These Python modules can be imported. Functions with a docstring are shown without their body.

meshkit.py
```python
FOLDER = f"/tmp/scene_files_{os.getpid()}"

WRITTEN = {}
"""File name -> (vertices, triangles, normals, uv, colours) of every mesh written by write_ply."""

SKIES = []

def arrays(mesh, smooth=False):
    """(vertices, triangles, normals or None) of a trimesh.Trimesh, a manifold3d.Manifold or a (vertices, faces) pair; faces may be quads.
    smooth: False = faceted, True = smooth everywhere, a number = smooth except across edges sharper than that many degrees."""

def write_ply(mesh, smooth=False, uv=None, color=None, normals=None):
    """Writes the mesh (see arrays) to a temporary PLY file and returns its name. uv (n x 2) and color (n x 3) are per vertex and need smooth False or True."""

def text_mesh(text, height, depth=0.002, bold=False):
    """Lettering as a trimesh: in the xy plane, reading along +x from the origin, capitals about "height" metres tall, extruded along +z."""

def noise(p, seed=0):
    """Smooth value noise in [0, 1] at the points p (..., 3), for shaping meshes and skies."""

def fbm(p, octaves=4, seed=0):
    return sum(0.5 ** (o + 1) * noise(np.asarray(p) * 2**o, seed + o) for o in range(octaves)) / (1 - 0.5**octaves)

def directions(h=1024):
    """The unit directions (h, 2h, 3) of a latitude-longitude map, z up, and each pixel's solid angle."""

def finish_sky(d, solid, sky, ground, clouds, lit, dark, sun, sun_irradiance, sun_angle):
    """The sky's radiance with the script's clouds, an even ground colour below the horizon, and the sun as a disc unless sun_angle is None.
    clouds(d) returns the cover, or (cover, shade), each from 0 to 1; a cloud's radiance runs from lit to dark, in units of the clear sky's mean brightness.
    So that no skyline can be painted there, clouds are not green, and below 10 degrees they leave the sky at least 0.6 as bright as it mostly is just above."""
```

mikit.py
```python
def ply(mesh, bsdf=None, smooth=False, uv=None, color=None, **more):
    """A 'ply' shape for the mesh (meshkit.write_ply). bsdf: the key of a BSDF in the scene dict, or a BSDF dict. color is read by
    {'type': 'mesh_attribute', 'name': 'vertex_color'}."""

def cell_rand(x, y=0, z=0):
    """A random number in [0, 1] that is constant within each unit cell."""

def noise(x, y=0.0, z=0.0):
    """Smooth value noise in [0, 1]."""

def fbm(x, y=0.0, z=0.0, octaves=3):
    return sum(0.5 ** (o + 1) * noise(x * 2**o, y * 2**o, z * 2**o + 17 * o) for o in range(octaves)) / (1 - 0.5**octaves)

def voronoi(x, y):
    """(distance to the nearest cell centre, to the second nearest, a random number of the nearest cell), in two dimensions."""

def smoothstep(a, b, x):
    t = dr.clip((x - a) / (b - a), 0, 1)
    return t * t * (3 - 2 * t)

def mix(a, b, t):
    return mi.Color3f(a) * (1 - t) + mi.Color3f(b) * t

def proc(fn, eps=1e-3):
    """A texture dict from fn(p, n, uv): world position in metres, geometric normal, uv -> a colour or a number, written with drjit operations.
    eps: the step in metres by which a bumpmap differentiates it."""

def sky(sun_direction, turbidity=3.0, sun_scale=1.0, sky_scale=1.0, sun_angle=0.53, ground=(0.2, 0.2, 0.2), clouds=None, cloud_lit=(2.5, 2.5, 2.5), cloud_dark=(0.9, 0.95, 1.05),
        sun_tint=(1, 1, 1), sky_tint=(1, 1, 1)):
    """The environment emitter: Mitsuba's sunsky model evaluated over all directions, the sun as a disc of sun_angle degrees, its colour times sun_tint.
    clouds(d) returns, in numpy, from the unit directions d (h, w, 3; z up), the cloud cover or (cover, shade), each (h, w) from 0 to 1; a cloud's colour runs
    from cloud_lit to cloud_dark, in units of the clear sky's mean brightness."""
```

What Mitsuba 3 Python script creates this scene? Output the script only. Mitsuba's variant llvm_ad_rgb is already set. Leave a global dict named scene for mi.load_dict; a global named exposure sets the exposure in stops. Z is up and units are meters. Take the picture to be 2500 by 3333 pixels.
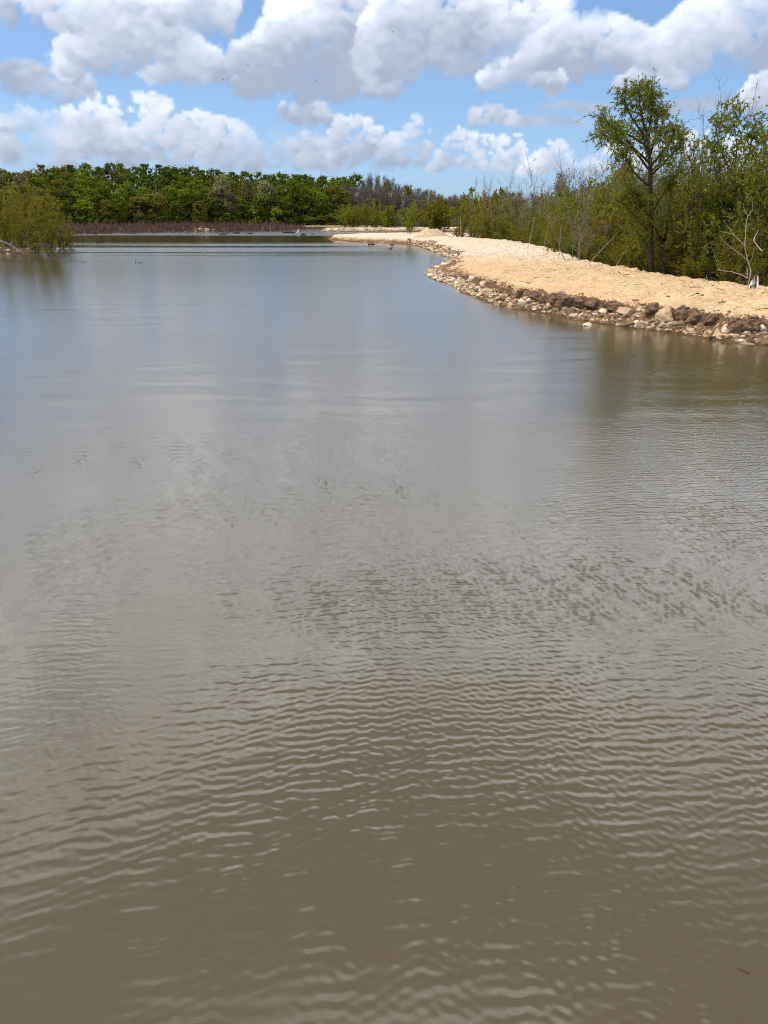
import math, random
import numpy as np
import drjit as dr
import mitsuba as mi
import trimesh, shapely
from scipy.spatial import ConvexHull
import mikit, meshkit
from mikit import proc, noise, fbm, cell_rand, smoothstep, mix

T = mi.ScalarTransform4f
scene, labels = {}, {}
RNG = np.random.default_rng(11)

# ------------------------------------------------------------------ camera, sky, exposure
exposure = 1.62
CAM_H, PITCH, FOC = 3.0, math.radians(20.9), 2500.0
FWD = np.array([0, math.cos(PITCH), -math.sin(PITCH)])
UPV = np.array([0, math.sin(PITCH), math.cos(PITCH)])
scene['camera'] = {'type': 'perspective', 'fov': 53.13, 'fov_axis': 'x', 'near_clip': 0.1, 'far_clip': 6000.0,
                   'to_world': T().look_at(origin=[0, 0, CAM_H], target=[0, float(FWD[1]), CAM_H + float(FWD[2])], up=[0, 0, 1])}


def ray(px, py):
    """Direction from the camera's spot through a pixel of the 2500 x 3333 photograph: used to survey where things stand."""
    return FWD * FOC + np.array([1.0, 0, 0]) * (px - 1250) + UPV * (1666.5 - py)


def ground_at(px, py, z=0.0):
    r = ray(px, py)
    return np.array([0, 0, CAM_H]) + r * ((z - CAM_H) / r[2])


def depth_at(px, py, y):
    r = ray(px, py)
    return np.array([0, 0, CAM_H]) + r * (y / r[1])


def angles(px, py):
    r = ray(px, py)
    return math.degrees(math.atan2(r[0], r[1])), math.degrees(math.asin(r[2] / np.linalg.norm(r)))


SUN = (-0.62, 0.12, 1.15)


def clouds(d):
    h, w = d.shape[:2]
    el = np.degrees(np.arcsin(np.clip(d[..., 2], -1, 1)))
    az = np.degrees(np.arctan2(d[..., 0], d[..., 1]))
    eln, azn = el[:, 0], az[0]
    cover, bright = np.zeros((h, w)), np.zeros((h, w))
    rng = np.random.default_rng(5)
    wx = meshkit.fbm(d * 46, 4, 3) - 0.5
    wy = meshkit.fbm(d * 46 + 9.3, 4, 8) - 0.5
    wx2 = meshkit.fbm(d * 130 + 3.1, 2, 33) - 0.5
    wy2 = meshkit.fbm(d * 130 + 7.7, 2, 38) - 0.5
    fine = meshkit.fbm(d * np.array([95, 95, 130]), 3, 21) - 0.5

    hole = np.clip((meshkit.fbm(d * 17 + 4.4, 3, 51) - 0.48) / 0.16, 0, 1)
    tone = meshkit.fbm(d * 13 + 1.2, 3, 57) - 0.5

    def puff(a, e, r, b, soft, alpha=1.0, squash=0.8, k=0.3):
        rr = r * 1.7
        rows = np.nonzero((eln > e - rr) & (eln < e + rr))[0]
        if not len(rows):
            return
        cosf = max(0.15, math.cos(math.radians(e)))
        da = (azn - a + 180) % 360 - 180
        cols = np.nonzero(np.abs(da) < rr / cosf)[0]
        if not len(cols):
            return
        ix = np.ix_(rows, cols)
        dx = da[cols][None, :] * cosf / r + wx[ix] * 1.2 + wx2[ix] * 0.6
        dy = (eln[rows][:, None] - e) / (r * squash) + wy[ix] * 1.2 + wy2[ix] * 0.6
        q = np.sqrt(dx * dx + dy * dy) + fine[ix] * 0.4
        al = np.clip((1.0 - q) / soft, 0, 1)
        al = al * al * (3 - 2 * al) * alpha * (1 - 0.75 * hole[ix])
        bb = b + k * (-0.45 * dx + 0.8 * dy) + fine[ix] * 0.35 + tone[ix] * 0.75
        c = cover[ix]
        out = c + al - c * al
        bright[ix] = np.where(out > 1e-6, (bright[ix] * c * (1 - al) + bb * al) / np.maximum(out, 1e-6), 0)
        cover[ix] = out

    def cumulus(top, base, n, rmin, rmax, lo=0.2, hi=0.95, soft=0.35, alpha=1.0):
        """top: (x, y) of the upper outline, base: y of the flat base, all in degrees (azimuth, elevation)."""
        top = sorted(top)
        tx, ty = [p[0] for p in top], [p[1] for p in top]
        items = []
        for _ in range(n):
            x = rng.uniform(tx[0], tx[-1])
            t1 = float(np.interp(x, tx, ty))
            f = rng.uniform(0, 1) ** 0.8
            r = rng.uniform(rmin, rmax) * (1.1 - 0.5 * f)
            y = base + (t1 - base) * f
            y = min(y, t1 - r * 0.55)
            y = max(y, base + r * 0.2)
            items.append((y, x, r, (y + 0.7 * r - base) / max(t1 - base, 0.4)))
        items.sort(reverse=True)
        for y, x, r, f in items:
            puff(x, y, r, lo + (hi - lo) * min(1, max(0, f) ** 1.1) + rng.uniform(-0.13, 0.13), soft, alpha * (0.45 + 0.55 * min(1, max(0, f) / 0.45)), k=0.22)

    def cum_px(pts, base_px, n, r0, r1, **kw):
        n, r0, r1 = int(n * 2.4), r0 * 0.55, r1 * 0.72
        mx = sum(p[0] for p in pts) / len(pts)
        cumulus([angles(*p) for p in pts], angles(mx, base_px)[1], n, r0, r1, **kw)

    # all round the sky: fair-weather cumulus, smaller and closer together towards the horizon
    for _ in range(360):
        u = rng.random()
        e = rng.triangular(3, 16, 42) if u < 0.95 else rng.uniform(36, 86)
        a = rng.uniform(-180, 180)
        if abs(a) < 33 and e < 14.5:
            continue
        s = 0.6 + 0.10 * min(e, 45)
        wdt, hgt = rng.uniform(2.5, 6) * s / max(0.25, math.cos(math.radians(e))), rng.uniform(1.0, 2.2) * s
        xs = np.linspace(a - wdt, a + wdt, 5)
        cumulus([(x, e + hgt * (1 - ((x - a) / wdt) ** 2) * rng.uniform(0.6, 1.1) + 0.1) for x in xs], e, int(28 + 18 * rng.random()), 0.35 * s, 0.85 * s, lo=0.15, hi=1.0, soft=0.9)
    # thin veil of far cloud low down
    for _ in range(60):
        puff(rng.uniform(-180, 180), rng.uniform(0.5, 7), rng.uniform(2, 5), rng.uniform(0.3, 0.6), 0.9, 0.35, 0.22, 0.1)
    # the clouds in view (outline tops, base line), far bank first
    cum_px([(-60, 380), (0, 365), (60, 335), (130, 365), (220, 340), (310, 300), (390, 325), (424, 352), (440, 305), (490, 288), (560, 335), (640, 362), (720, 372), (800, 402), (840, 450)], 548, 150, 0.5, 1.25, lo=0.12, hi=1.0, soft=0.3)
    cum_px([(820, 450), (900, 425), (980, 415), (1060, 440), (1090, 500)], 555, 45, 0.5, 1.0, lo=0.15, hi=0.7, soft=0.6, alpha=0.8)
    cum_px([(1075, 430), (1095, 375), (1140, 358), (1200, 385), (1250, 420), (1300, 430)], 545, 50, 0.45, 0.9, lo=0.15, hi=0.98, soft=0.35)
    cum_px([(1300, 440), (1340, 370), (1385, 378), (1400, 440)], 540, 26, 0.4, 0.7, lo=0.2, hi=0.98, soft=0.35)
    cum_px([(1400, 520), (1440, 470), (1480, 400), (1530, 430), (1600, 440), (1690, 430), (1720, 500)], 560, 50, 0.4, 0.8, lo=0.2, hi=0.9, soft=0.45, alpha=0.9)
    cum_px([(1700, 540), (1760, 480), (1810, 438), (1850, 475), (1880, 540)], 565, 34, 0.4, 0.75, lo=0.25, hi=1.0, soft=0.35)
    cum_px([(1880, 540), (1930, 500), (1990, 470), (2080, 500), (2200, 440), (2290, 420), (2400, 440), (2560, 430)], 580, 60, 0.5, 1.1, lo=0.3, hi=0.95, soft=0.5, alpha=0.9)
    for (x0, x1, y0, b) in [(2100, 2420, 325, 0.25), (1650, 1860, 398, 0.35), (2150, 2450, 350, 0.35), (0, 300, 420, 0.4), (1750, 2000, 345, 0.5)]:
        for _ in range(14):
            a, e = angles(rng.uniform(x0, x1), y0 + rng.uniform(-12, 12))
            puff(a, e, rng.uniform(0.7, 1.6), b, 0.8, 0.5, 0.25, 0.1)
    cum_px([(905, 340), (930, 315), (990, 308), (1050, 335), (1070, 370)], 402, 16, 0.5, 0.9, lo=0.15, hi=0.75)
    cum_px([(1540, 350), (1580, 332), (1640, 345), (1685, 370)], 402, 14, 0.45, 0.75, lo=0.2, hi=0.6)
    cum_px([(2025, 230), (2080, 185), (2140, 165), (2190, 190), (2240, 225)], 285, 34, 0.5, 1.0, lo=0.1, hi=1.0)
    cum_px([(2410, 300), (2450, 245), (2490, 210), (2560, 190)], 345, 24, 0.5, 1.0, lo=0.3, hi=1.0)
    cum_px([(0, 215), (60, 190), (150, 200), (260, 215), (300, 240)], 320, 34, 0.6, 1.2, lo=0.2, hi=0.45, soft=0.6)
    cum_px([(470, 215), (560, 180), (650, 175), (740, 190)], 262, 40, 0.6, 1.2, lo=0.1, hi=0.6)
    cum_px([(190, 150), (225, 40), (270, -120), (420, -300), (540, -260), (590, 0), (640, 120), (700, 160)], 240, 190, 0.7, 1.7, lo=0.15, hi=1.0)
    cum_px([(-200, -60), (-60, -160), (60, -160), (160, -60), (260, -10)], 75, 50, 0.7, 1.3, lo=0.35, hi=0.8)
    cum_px([(520, -40), (640, -80), (740, -60)], 90, 40, 0.7, 1.6, lo=0.2, hi=0.8)
    cum_px([(770, 260), (850, 215), (960, 150), (1060, 140), (1250, 160), (1280, 200)], 320, 90, 0.6, 1.5, lo=0.05, hi=0.5, soft=0.4)
    cum_px([(770, 140), (880, 70), (900, -60), (1000, -260), (1200, -380), (1400, -300)], 250, 210, 0.7, 1.8, lo=0.05, hi=0.9)
    cum_px([(1180, 60), (1320, -200), (1500, -330), (1700, -280), (1850, -60), (1860, 100)], 235, 210, 0.7, 1.7, lo=0.12, hi=0.95)
    cum_px([(1560, 235), (1620, 195), (1700, 165), (1780, 200), (1840, 240)], 295, 40, 0.5, 1.1, lo=0.1, hi=1.0)
    cum_px([(1690, 150), (1750, 95), (1850, 40), (1960, 30), (2080, 70), (2200, 120), (2300, 130)], 225, 100, 0.6, 1.5, lo=0.08, hi=0.9)
    cum_px([(2160, 90), (2230, 10), (2330, -40), (2450, -160), (2640, -200)], 215, 100, 0.6, 1.4, lo=0.15, hi=0.95)
    bright = np.where(bright < 0.3, 0.3 * np.exp(np.clip(bright - 0.3, -3, 0) / 0.3), bright)
    bright = np.clip(bright, 0, 1.1) * (0.60 + 0.97 * np.clip((el - 10.5) / 10, 0, 1)) + 0.60 * np.clip((el - 11.5) / 9, 0, 1)   # nearer clouds overhead, less air in between
    shade = 1 - np.clip(0.40 * bright, 0, 1)
    return np.clip(cover, 0, 1) * 0.97, shade


scene['sky'] = mikit.sky(SUN, turbidity=2.6, clouds=clouds, cloud_lit=(7.55, 7.8, 8.2), cloud_dark=(0.84, 1.02, 1.40), sky_scale=1.3, sky_tint=(0.92, 1.0, 1.06),
                         sun_tint=(1.0, 0.95, 0.86), ground=(0.12, 0.11, 0.08))


# ------------------------------------------------------------------ materials
def mat(name, d):
    scene[name] = d
    return name


def diffuse(name, fn, two=True):
    b = {'type': 'diffuse', 'reflectance': proc(fn)}
    return mat(name, {'type': 'twosided', 'bsdf': b} if two else b)


def leaf_mat(name, a, b, trans=0.7):
    a, b = np.array(a), np.array(b)

    def fn(p, n, uv):
        t = noise(p.x * 0.9, p.y * 0.9, p.z * 0.9) * 0.6 + cell_rand(p.x * 5, p.y * 5, p.z * 5) * 0.4
        return mix(a.tolist(), b.tolist(), t)
    return mat(name, {'type': 'principledthin', 'base_color': proc(fn), 'roughness': 0.5, 'diff_trans': trans, 'spec_trans': 0.0})


def far_leaf_mat(name, a, b, trans=0.6):
    def fn(p, n, uv):
        t = noise(p.x * 0.25, p.y * 0.25, p.z * 0.25) * 0.6 + cell_rand(p.x * 1.3, p.y * 1.3, p.z * 1.3) * 0.4
        return mix(list(a), list(b), t)
    return mat(name, {'type': 'principledthin', 'base_color': proc(fn), 'roughness': 0.6, 'diff_trans': trans, 'spec_trans': 0.0})


def bark_mat(name, a, b):
    def fn(p, n, uv):
        return mix(list(a), list(b), noise(p.x * 9, p.y * 9, p.z * 3))
    return diffuse(name, fn)


leaf_mat('leaf_willow', (0.105, 0.135, 0.010), (0.235, 0.255, 0.040))
leaf_mat('leaf_fresh', (0.12, 0.15, 0.012), (0.27, 0.29, 0.055))
leaf_mat('leaf_willow_olive', (0.13, 0.118, 0.011), (0.255, 0.215, 0.033))
leaf_mat('leaf_willow_yellow', (0.168, 0.160, 0.021), (0.302, 0.252, 0.046))
leaf_mat('leaf_bright', (0.092, 0.160, 0.010), (0.160, 0.227, 0.025))
far_leaf_mat('far_green', (0.071, 0.105, 0.008), (0.143, 0.185, 0.018))
far_leaf_mat('far_fresh', (0.109, 0.168, 0.010), (0.202, 0.269, 0.025))
far_leaf_mat('far_deep', (0.046, 0.071, 0.012), (0.101, 0.134, 0.021))
far_leaf_mat('far_olive', (0.118, 0.118, 0.018), (0.210, 0.185, 0.042))
far_leaf_mat('far_bud', (0.134, 0.109, 0.050), (0.218, 0.168, 0.080))
far_leaf_mat('far_pale', (0.218, 0.218, 0.084), (0.353, 0.336, 0.160))
far_leaf_mat('far_grey', (0.11, 0.098, 0.07), (0.18, 0.16, 0.115))
bark_mat('bark_grey_far', (0.10, 0.088, 0.070), (0.19, 0.165, 0.13))
bark_mat('bark_dark', (0.035, 0.028, 0.02), (0.085, 0.068, 0.05))
bark_mat('bark_grey', (0.13, 0.112, 0.092), (0.28, 0.245, 0.205))
bark_mat('bark_brown', (0.075, 0.055, 0.038), (0.16, 0.12, 0.085))
bark_mat('bark_pale', (0.45, 0.42, 0.36), (0.70, 0.66, 0.58))
bark_mat('bark_bleached', (0.26, 0.24, 0.20), (0.50, 0.46, 0.40))
bark_mat('reed', (0.07, 0.04, 0.032), (0.17, 0.105, 0.075))
diffuse('duck_dark', lambda p, n, uv: mix((0.03, 0.022, 0.015), (0.10, 0.07, 0.045), noise(p.x * 30, p.y * 30, p.z * 30)))
diffuse('duck_white', lambda p, n, uv: mi.Color3f(0.75, 0.74, 0.7))
diffuse('bill_yellow', lambda p, n, uv: mi.Color3f(0.4, 0.28, 0.05))
diffuse('bird_dark', lambda p, n, uv: mi.Color3f(0.015, 0.015, 0.02))


def sand_color(p, n, uv):
    lump = fbm(p.x * 1.1, p.y * 1.1, p.z * 1.1, 3)
    fine = fbm(p.x * 9, p.y * 9, p.z * 9, 2)
    white = smoothstep(40, 62, p.y + 14 * (fbm(p.x * 0.25, p.y * 0.25, 0, 2) - 0.5) + (p.x - 8) * 2.5)
    sand = mix((0.40, 0.293, 0.178), (0.52, 0.40, 0.262), lump)
    chalk = mix((0.44, 0.375, 0.285), (0.58, 0.52, 0.425), lump)
    c = mix(sand, chalk, white) * (0.70 + 0.6 * fine)
    rust = smoothstep(0.60, 0.80, fbm(p.x * 0.5 + 7, p.y * 0.35, 0, 3)) * (1 - white) * 0.6
    c = mix(c, (0.55, 0.33, 0.17), rust)
    # raw brown subsoil shows where the bank is cut steep, damp dark mud along the water line
    soil = mix((0.085, 0.048, 0.026), (0.23, 0.145, 0.085), fbm(p.x * 5, p.y * 5, p.z * 8, 3))
    soil = mix(soil, (0.50, 0.40, 0.28), smoothstep(0.58, 0.72, fbm(p.x * 2.6 + 3, p.y * 2.6, p.z * 4, 3)))
    edge = p.z + 0.22 * (fbm(p.x * 1.7, p.y * 1.7, 0, 3) - 0.5)
    steep = 1 - smoothstep(0.62, 0.86, dr.abs(n.z) + 0.16 * (fine - 0.5))
    low = 1 - smoothstep(0.26, 0.42, edge)
    c = mix(c, soil, dr.maximum(steep, low))
    wet = 1 - smoothstep(0.01, 0.10, p.z)
    return c * (1 - 0.45 * wet)


scene['sand'] = {'type': 'bumpmap', 'tex': proc(lambda p, n, uv: 0.07 * fbm(p.x * 3.5, p.y * 3.5, p.z * 3.5, 3) + 0.03 * fbm(p.x * 14, p.y * 14, p.z * 14, 2), eps=0.01),
                 'bsdf': {'type': 'diffuse', 'reflectance': proc(sand_color)}}


def ground_color(p, n, uv):
    a = mix((0.045, 0.036, 0.024), (0.11, 0.085, 0.055), fbm(p.x * 1.5, p.y * 1.5, p.z, 3))
    return mix(a, (0.05, 0.055, 0.02), smoothstep(0.5, 0.7, fbm(p.x * 0.3, p.y * 0.3, 0, 2)))


diffuse('earth', ground_color)
STONES = {}
for nm, a, b in [('stone_cream', (0.50, 0.42, 0.30), (0.70, 0.62, 0.48)), ('stone_tan', (0.30, 0.22, 0.14), (0.48, 0.37, 0.25)), ('stone_brown', (0.10, 0.065, 0.042), (0.24, 0.165, 0.11)), ('stone_grey', (0.18, 0.15, 0.12), (0.34, 0.29, 0.235))]:
    diffuse(nm, (lambda a, b: lambda p, n, uv: mix(list(a), list(b), fbm(p.x * 8, p.y * 8, p.z * 8, 3)))(a, b), two=False)
diffuse('sod', lambda p, n, uv: mix((0.070, 0.045, 0.028), (0.25, 0.17, 0.11), fbm(p.x * 14, p.y * 14, p.z * 14, 3)))

# water: murky brown body under a clear surface; small wind ripples in the open foreground, finer unresolved chop further out, slicks in between
WAVES = []
_w = np.random.default_rng(3)
for lam, slope, cnt, spread in [(0.34, 0.003, 2, 0.5), (0.17, 0.007, 4, 0.5), (0.095, 0.018, 6, 0.65), (0.062, 0.029, 8, 0.8), (0.048, 0.026, 6, 0.95)]:
    for _ in range(cnt):
        l = lam * _w.uniform(0.8, 1.25)
        ang = math.pi / 2 + 0.12 + _w.normal(0, spread * 0.55)
        k = 2 * math.pi / l
        WAVES.append((k * math.cos(ang), k * math.sin(ang), slope / k, _w.uniform(0, 6.28)))


LONG_WAVES = []
for lam in (0.55, 0.7, 0.9, 1.15, 1.5, 1.9):
    ang = math.pi / 2 + 0.05 + _w.normal(0, 0.16)
    k = 2 * math.pi / lam
    LONG_WAVES.append((k * math.cos(ang), k * math.sin(ang), 0.0038 / k, _w.uniform(0, 6.28)))


def near_patch(x, y, step):
    """1 inside the patch of open water in front that is built as a real waved surface, 0 outside."""
    return step(-3.7, -3.3, x) * (1 - step(3.3, 3.7, x)) * step(1.1, 1.5, y) * (1 - step(4.6, 5.6, y))


def ripples(p, n, uv):
    x, y = p.x, p.y
    wx = 0.12 * noise(x * 1.1, y * 1.1, 5.0) + 0.03 * noise(x * 5, y * 5, 2.0)
    wy = 0.12 * noise(x * 1.1 + 31, y * 1.1, 9.0) + 0.03 * noise(x * 5, y * 5 + 40, 4.0)
    patch = 0.65 + 0.55 * smoothstep(0.3, 0.75, fbm(x * 0.45, y * 0.7, 1.0, 3))
    fade = dr.minimum(1.0, (7.5 / dr.maximum(y, 1.0)) ** 1.25) * (1 - near_patch(x, y, smoothstep))
    h = 0
    for kx, ky, a, ph in WAVES:
        h = h + a * dr.sin(kx * (x + wx) + ky * (y + wy) + ph)
    # longer, lower waves out on the open water
    swell, wl = 0, noise(x * 0.35, y * 0.35, 7.0) * 0.8
    for kx, ky, a, ph in LONG_WAVES:
        swell = swell + a * dr.sin(kx * (x + wl) + ky * (y + wl) + ph)
    gust = 0.3 + 1.1 * smoothstep(0.35, 0.65, fbm(x * 0.06, y * 0.16, 2.0, 3))
    far_fade = smoothstep(7.0, 15.0, y) * dr.minimum(1.0, (24.0 / dr.maximum(y, 1.0)))
    return h * patch * fade + swell * gust * far_fade


def murk(p, n, uv):
    return mix((0.067, 0.055, 0.028), (0.077, 0.064, 0.034), fbm(p.x * 0.25, p.y * 0.25, 0, 3))


def far_weight(p, n, uv):
    return smoothstep(38.0, 95.0, p.y)


def chop_weight(p, n, uv):
    return smoothstep(5.0, 42.0, p.y)


def slick_weight(p, n, uv):
    """Slicks: smooth strips between wind-ruffled ones."""
    x, y = p.x, p.y
    band = smoothstep(100, 112, y) * (1 - smoothstep(148, 158, y + 0.1 * x))
    streak = smoothstep(0.46, 0.60, fbm(x * 0.018, y * 0.17, 3.0, 3)) * (1 - smoothstep(148, 158, y))
    lee = smoothstep(-6.0, 3.0, x - 0.02 * y) * smoothstep(48, 60, y) * 0.8
    return dr.clip(dr.maximum(dr.maximum(band, streak * 0.9), lee), 0, 1)


def water_lobe(alpha):
    return {'type': 'roughplastic', 'distribution': 'beckmann', 'alpha': alpha, 'int_ior': 1.65, 'diffuse_reflectance': proc(murk), 'nonlinear': False}


def rippled(alpha):
    return {'type': 'bumpmap', 'tex': proc(ripples, eps=0.004), 'scale': 1.0, 'bsdf': water_lobe(alpha)}


scene['water_surface'] = {'type': 'blendbsdf', 'weight': proc(far_weight),
                          'bsdf_0': {'type': 'blendbsdf', 'weight': proc(chop_weight), 'bsdf_0': rippled(0.02), 'bsdf_1': rippled(0.032)},
                          'bsdf_1': {'type': 'blendbsdf', 'weight': proc(slick_weight), 'bsdf_0': water_lobe(0.06), 'bsdf_1': water_lobe(0.012)}}


# ------------------------------------------------------------------ mesh helpers
class MB:
    """Collects vertices and triangles of one mesh."""

    def __init__(self):
        self.v, self.f, self.n = [], [], 0

    def add(self, v, f):
        self.v.append(np.asarray(v, float)); self.f.append(np.asarray(f, int) + self.n); self.n += len(v)
        return self

    def tube(self, pts, r, sides=4, cap=False):
        pts = np.asarray(pts, float)
        m = len(pts)
        r = np.broadcast_to(np.asarray(r, float), (m,))
        t = np.gradient(pts, axis=0)
        t /= np.linalg.norm(t, axis=1, keepdims=True) + 1e-12
        ref = np.where(np.abs(t[:, 2:]) < 0.9, [[0, 0, 1.0]], [[1.0, 0, 0]])
        a = np.cross(t, ref); a /= np.linalg.norm(a, axis=1, keepdims=True) + 1e-12
        b = np.cross(t, a)
        for i in range(1, m):  # keep the frame from flipping
            if np.dot(a[i], a[i - 1]) < 0:
                a[i], b[i] = -a[i], -b[i]
        ang = np.arange(sides) * 2 * math.pi / sides
        v = pts[:, None] + r[:, None, None] * (np.cos(ang)[None, :, None] * a[:, None] + np.sin(ang)[None, :, None] * b[:, None])
        i, j = np.meshgrid(np.arange(m - 1), np.arange(sides), indexing='ij')
        i, j = i.ravel(), j.ravel()
        k = (j + 1) % sides
        q = np.stack([i * sides + j, i * sides + k, (i + 1) * sides + k, (i + 1) * sides + j], 1)
        self.add(v.reshape(-1, 3), np.vstack([q[:, [0, 1, 2]], q[:, [0, 2, 3]]]))
        if cap:
            c = self.n
            self.add([pts[0], pts[-1]], np.zeros((0, 3), int))
            base = c - m * sides
            tri = [[c, base + (x + 1) % sides, base + x] for x in range(sides)] + [[c + 1, base + (m - 1) * sides + x, base + (m - 1) * sides + (x + 1) % sides] for x in range(sides)]
            self.f.append(np.array(tri))
        return self

    def quads(self, c, u, w):
        """Leaf-like diamonds: centre c, half length u, half width w, each (n, 3); bent a little along the middle."""
        nrm = np.cross(u, w); nrm /= np.linalg.norm(nrm, axis=1, keepdims=True) + 1e-12
        bend = nrm * np.linalg.norm(w, axis=1, keepdims=True) * 0.35
        n = len(c)
        v = np.stack([c - u, c + w + bend, c + u, c - w + bend], 1).reshape(-1, 3)
        i = np.arange(n)[:, None] * 4
        return self.add(v, np.vstack([i + [0, 1, 2], i + [0, 2, 3]]))

    def mesh(self):
        return np.vstack(self.v), np.vstack(self.f)


def entry(key, shape, to_world=None):
    if to_world is not None:
        shape = {**shape, 'to_world': to_world}
    scene[key] = shape
    return key


_count = {}


def numbered(name):
    n = _count.get(name, -1) + 1
    _count[name] = n
    return name if n == 0 else f'{name}_{n:03d}'


def tag(key, label=None, category=None, group=None, kind=None):
    d = {k: v for k, v in (('label', label), ('category', category), ('group', group), ('kind', kind)) if v}
    labels[key] = d


def place(x, y, z=0, rot=0, s=1.0, sz=None, lean=0.0, lean_dir=0.0):
    m = T().translate([float(x), float(y), float(z)])
    if lean:
        m = m @ T().rotate([math.cos(lean_dir), math.sin(lean_dir), 0], lean)
    return m @ T().rotate([0, 0, 1], float(rot)).scale([float(s), float(s), float(sz if sz else s)])


def unit(v):
    return v / (np.linalg.norm(v, axis=-1, keepdims=True) + 1e-12)


def rand_dirs(rng, n):
    return unit(rng.normal(size=(n, 3)))


# ------------------------------------------------------------------ terrain
BACK = [(50.0, -4.0), (30.0, 6.0), (22.0, 13.0), (15.5, 21.0), (12.6, 26.2), (11.4, 29.9), (10.9, 33.0), (11.0, 37.0), (10.7, 41.5), (10.7, 47.0), (11.9, 56.4), (12.4, 65.4), (12.7, 78), (12.6, 89), (11.0, 96), (8.5, 103)]
FRONT = [(42.0, -6.0), (27.0, 3.5), (18.0, 11.0), (12.5, 16.6), (9.8, 19.8), (9.2, 20.1), (8.6, 21.1), (8.2, 21.9), (7.6, 22.8), (6.9, 23.7), (6.3, 24.8), (5.8, 26.0), (5.1, 27.7), (4.5, 28.9), (4.2, 29.9), (3.8, 32.8), (3.5, 35.1), (3.3, 38.8), (3.0, 40.9), (2.6, 43.3), (2.45, 47.0), (2.7, 50.0), (3.5, 53.5), (4.6, 58.0), (5.3, 63.0), (5.6, 67.0), (5.2, 69.2), (5.0, 76.9), (4.6, 86), (4.3, 94.2), (3.4, 101.0), (2.0, 104.7), (-0.4, 108.8), (-3.6, 113.2), (-6.3, 119.6), (-8.1, 124.9), (-8.9, 130)]


def smooth01(a, b, x):
    t = np.clip((x - a) / (b - a), 0, 1)
    return t * t * (3 - 2 * t)


def nz(x, y, s, seed, octv=3):
    return meshkit.fbm(np.stack([x * s, y * s, np.full_like(x, seed * 1.7)], -1), octv, seed) - 0.5


def dist_to(x, y, line):
    return shapely.distance(shapely.points(x, y), shapely.LineString(line))


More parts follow.
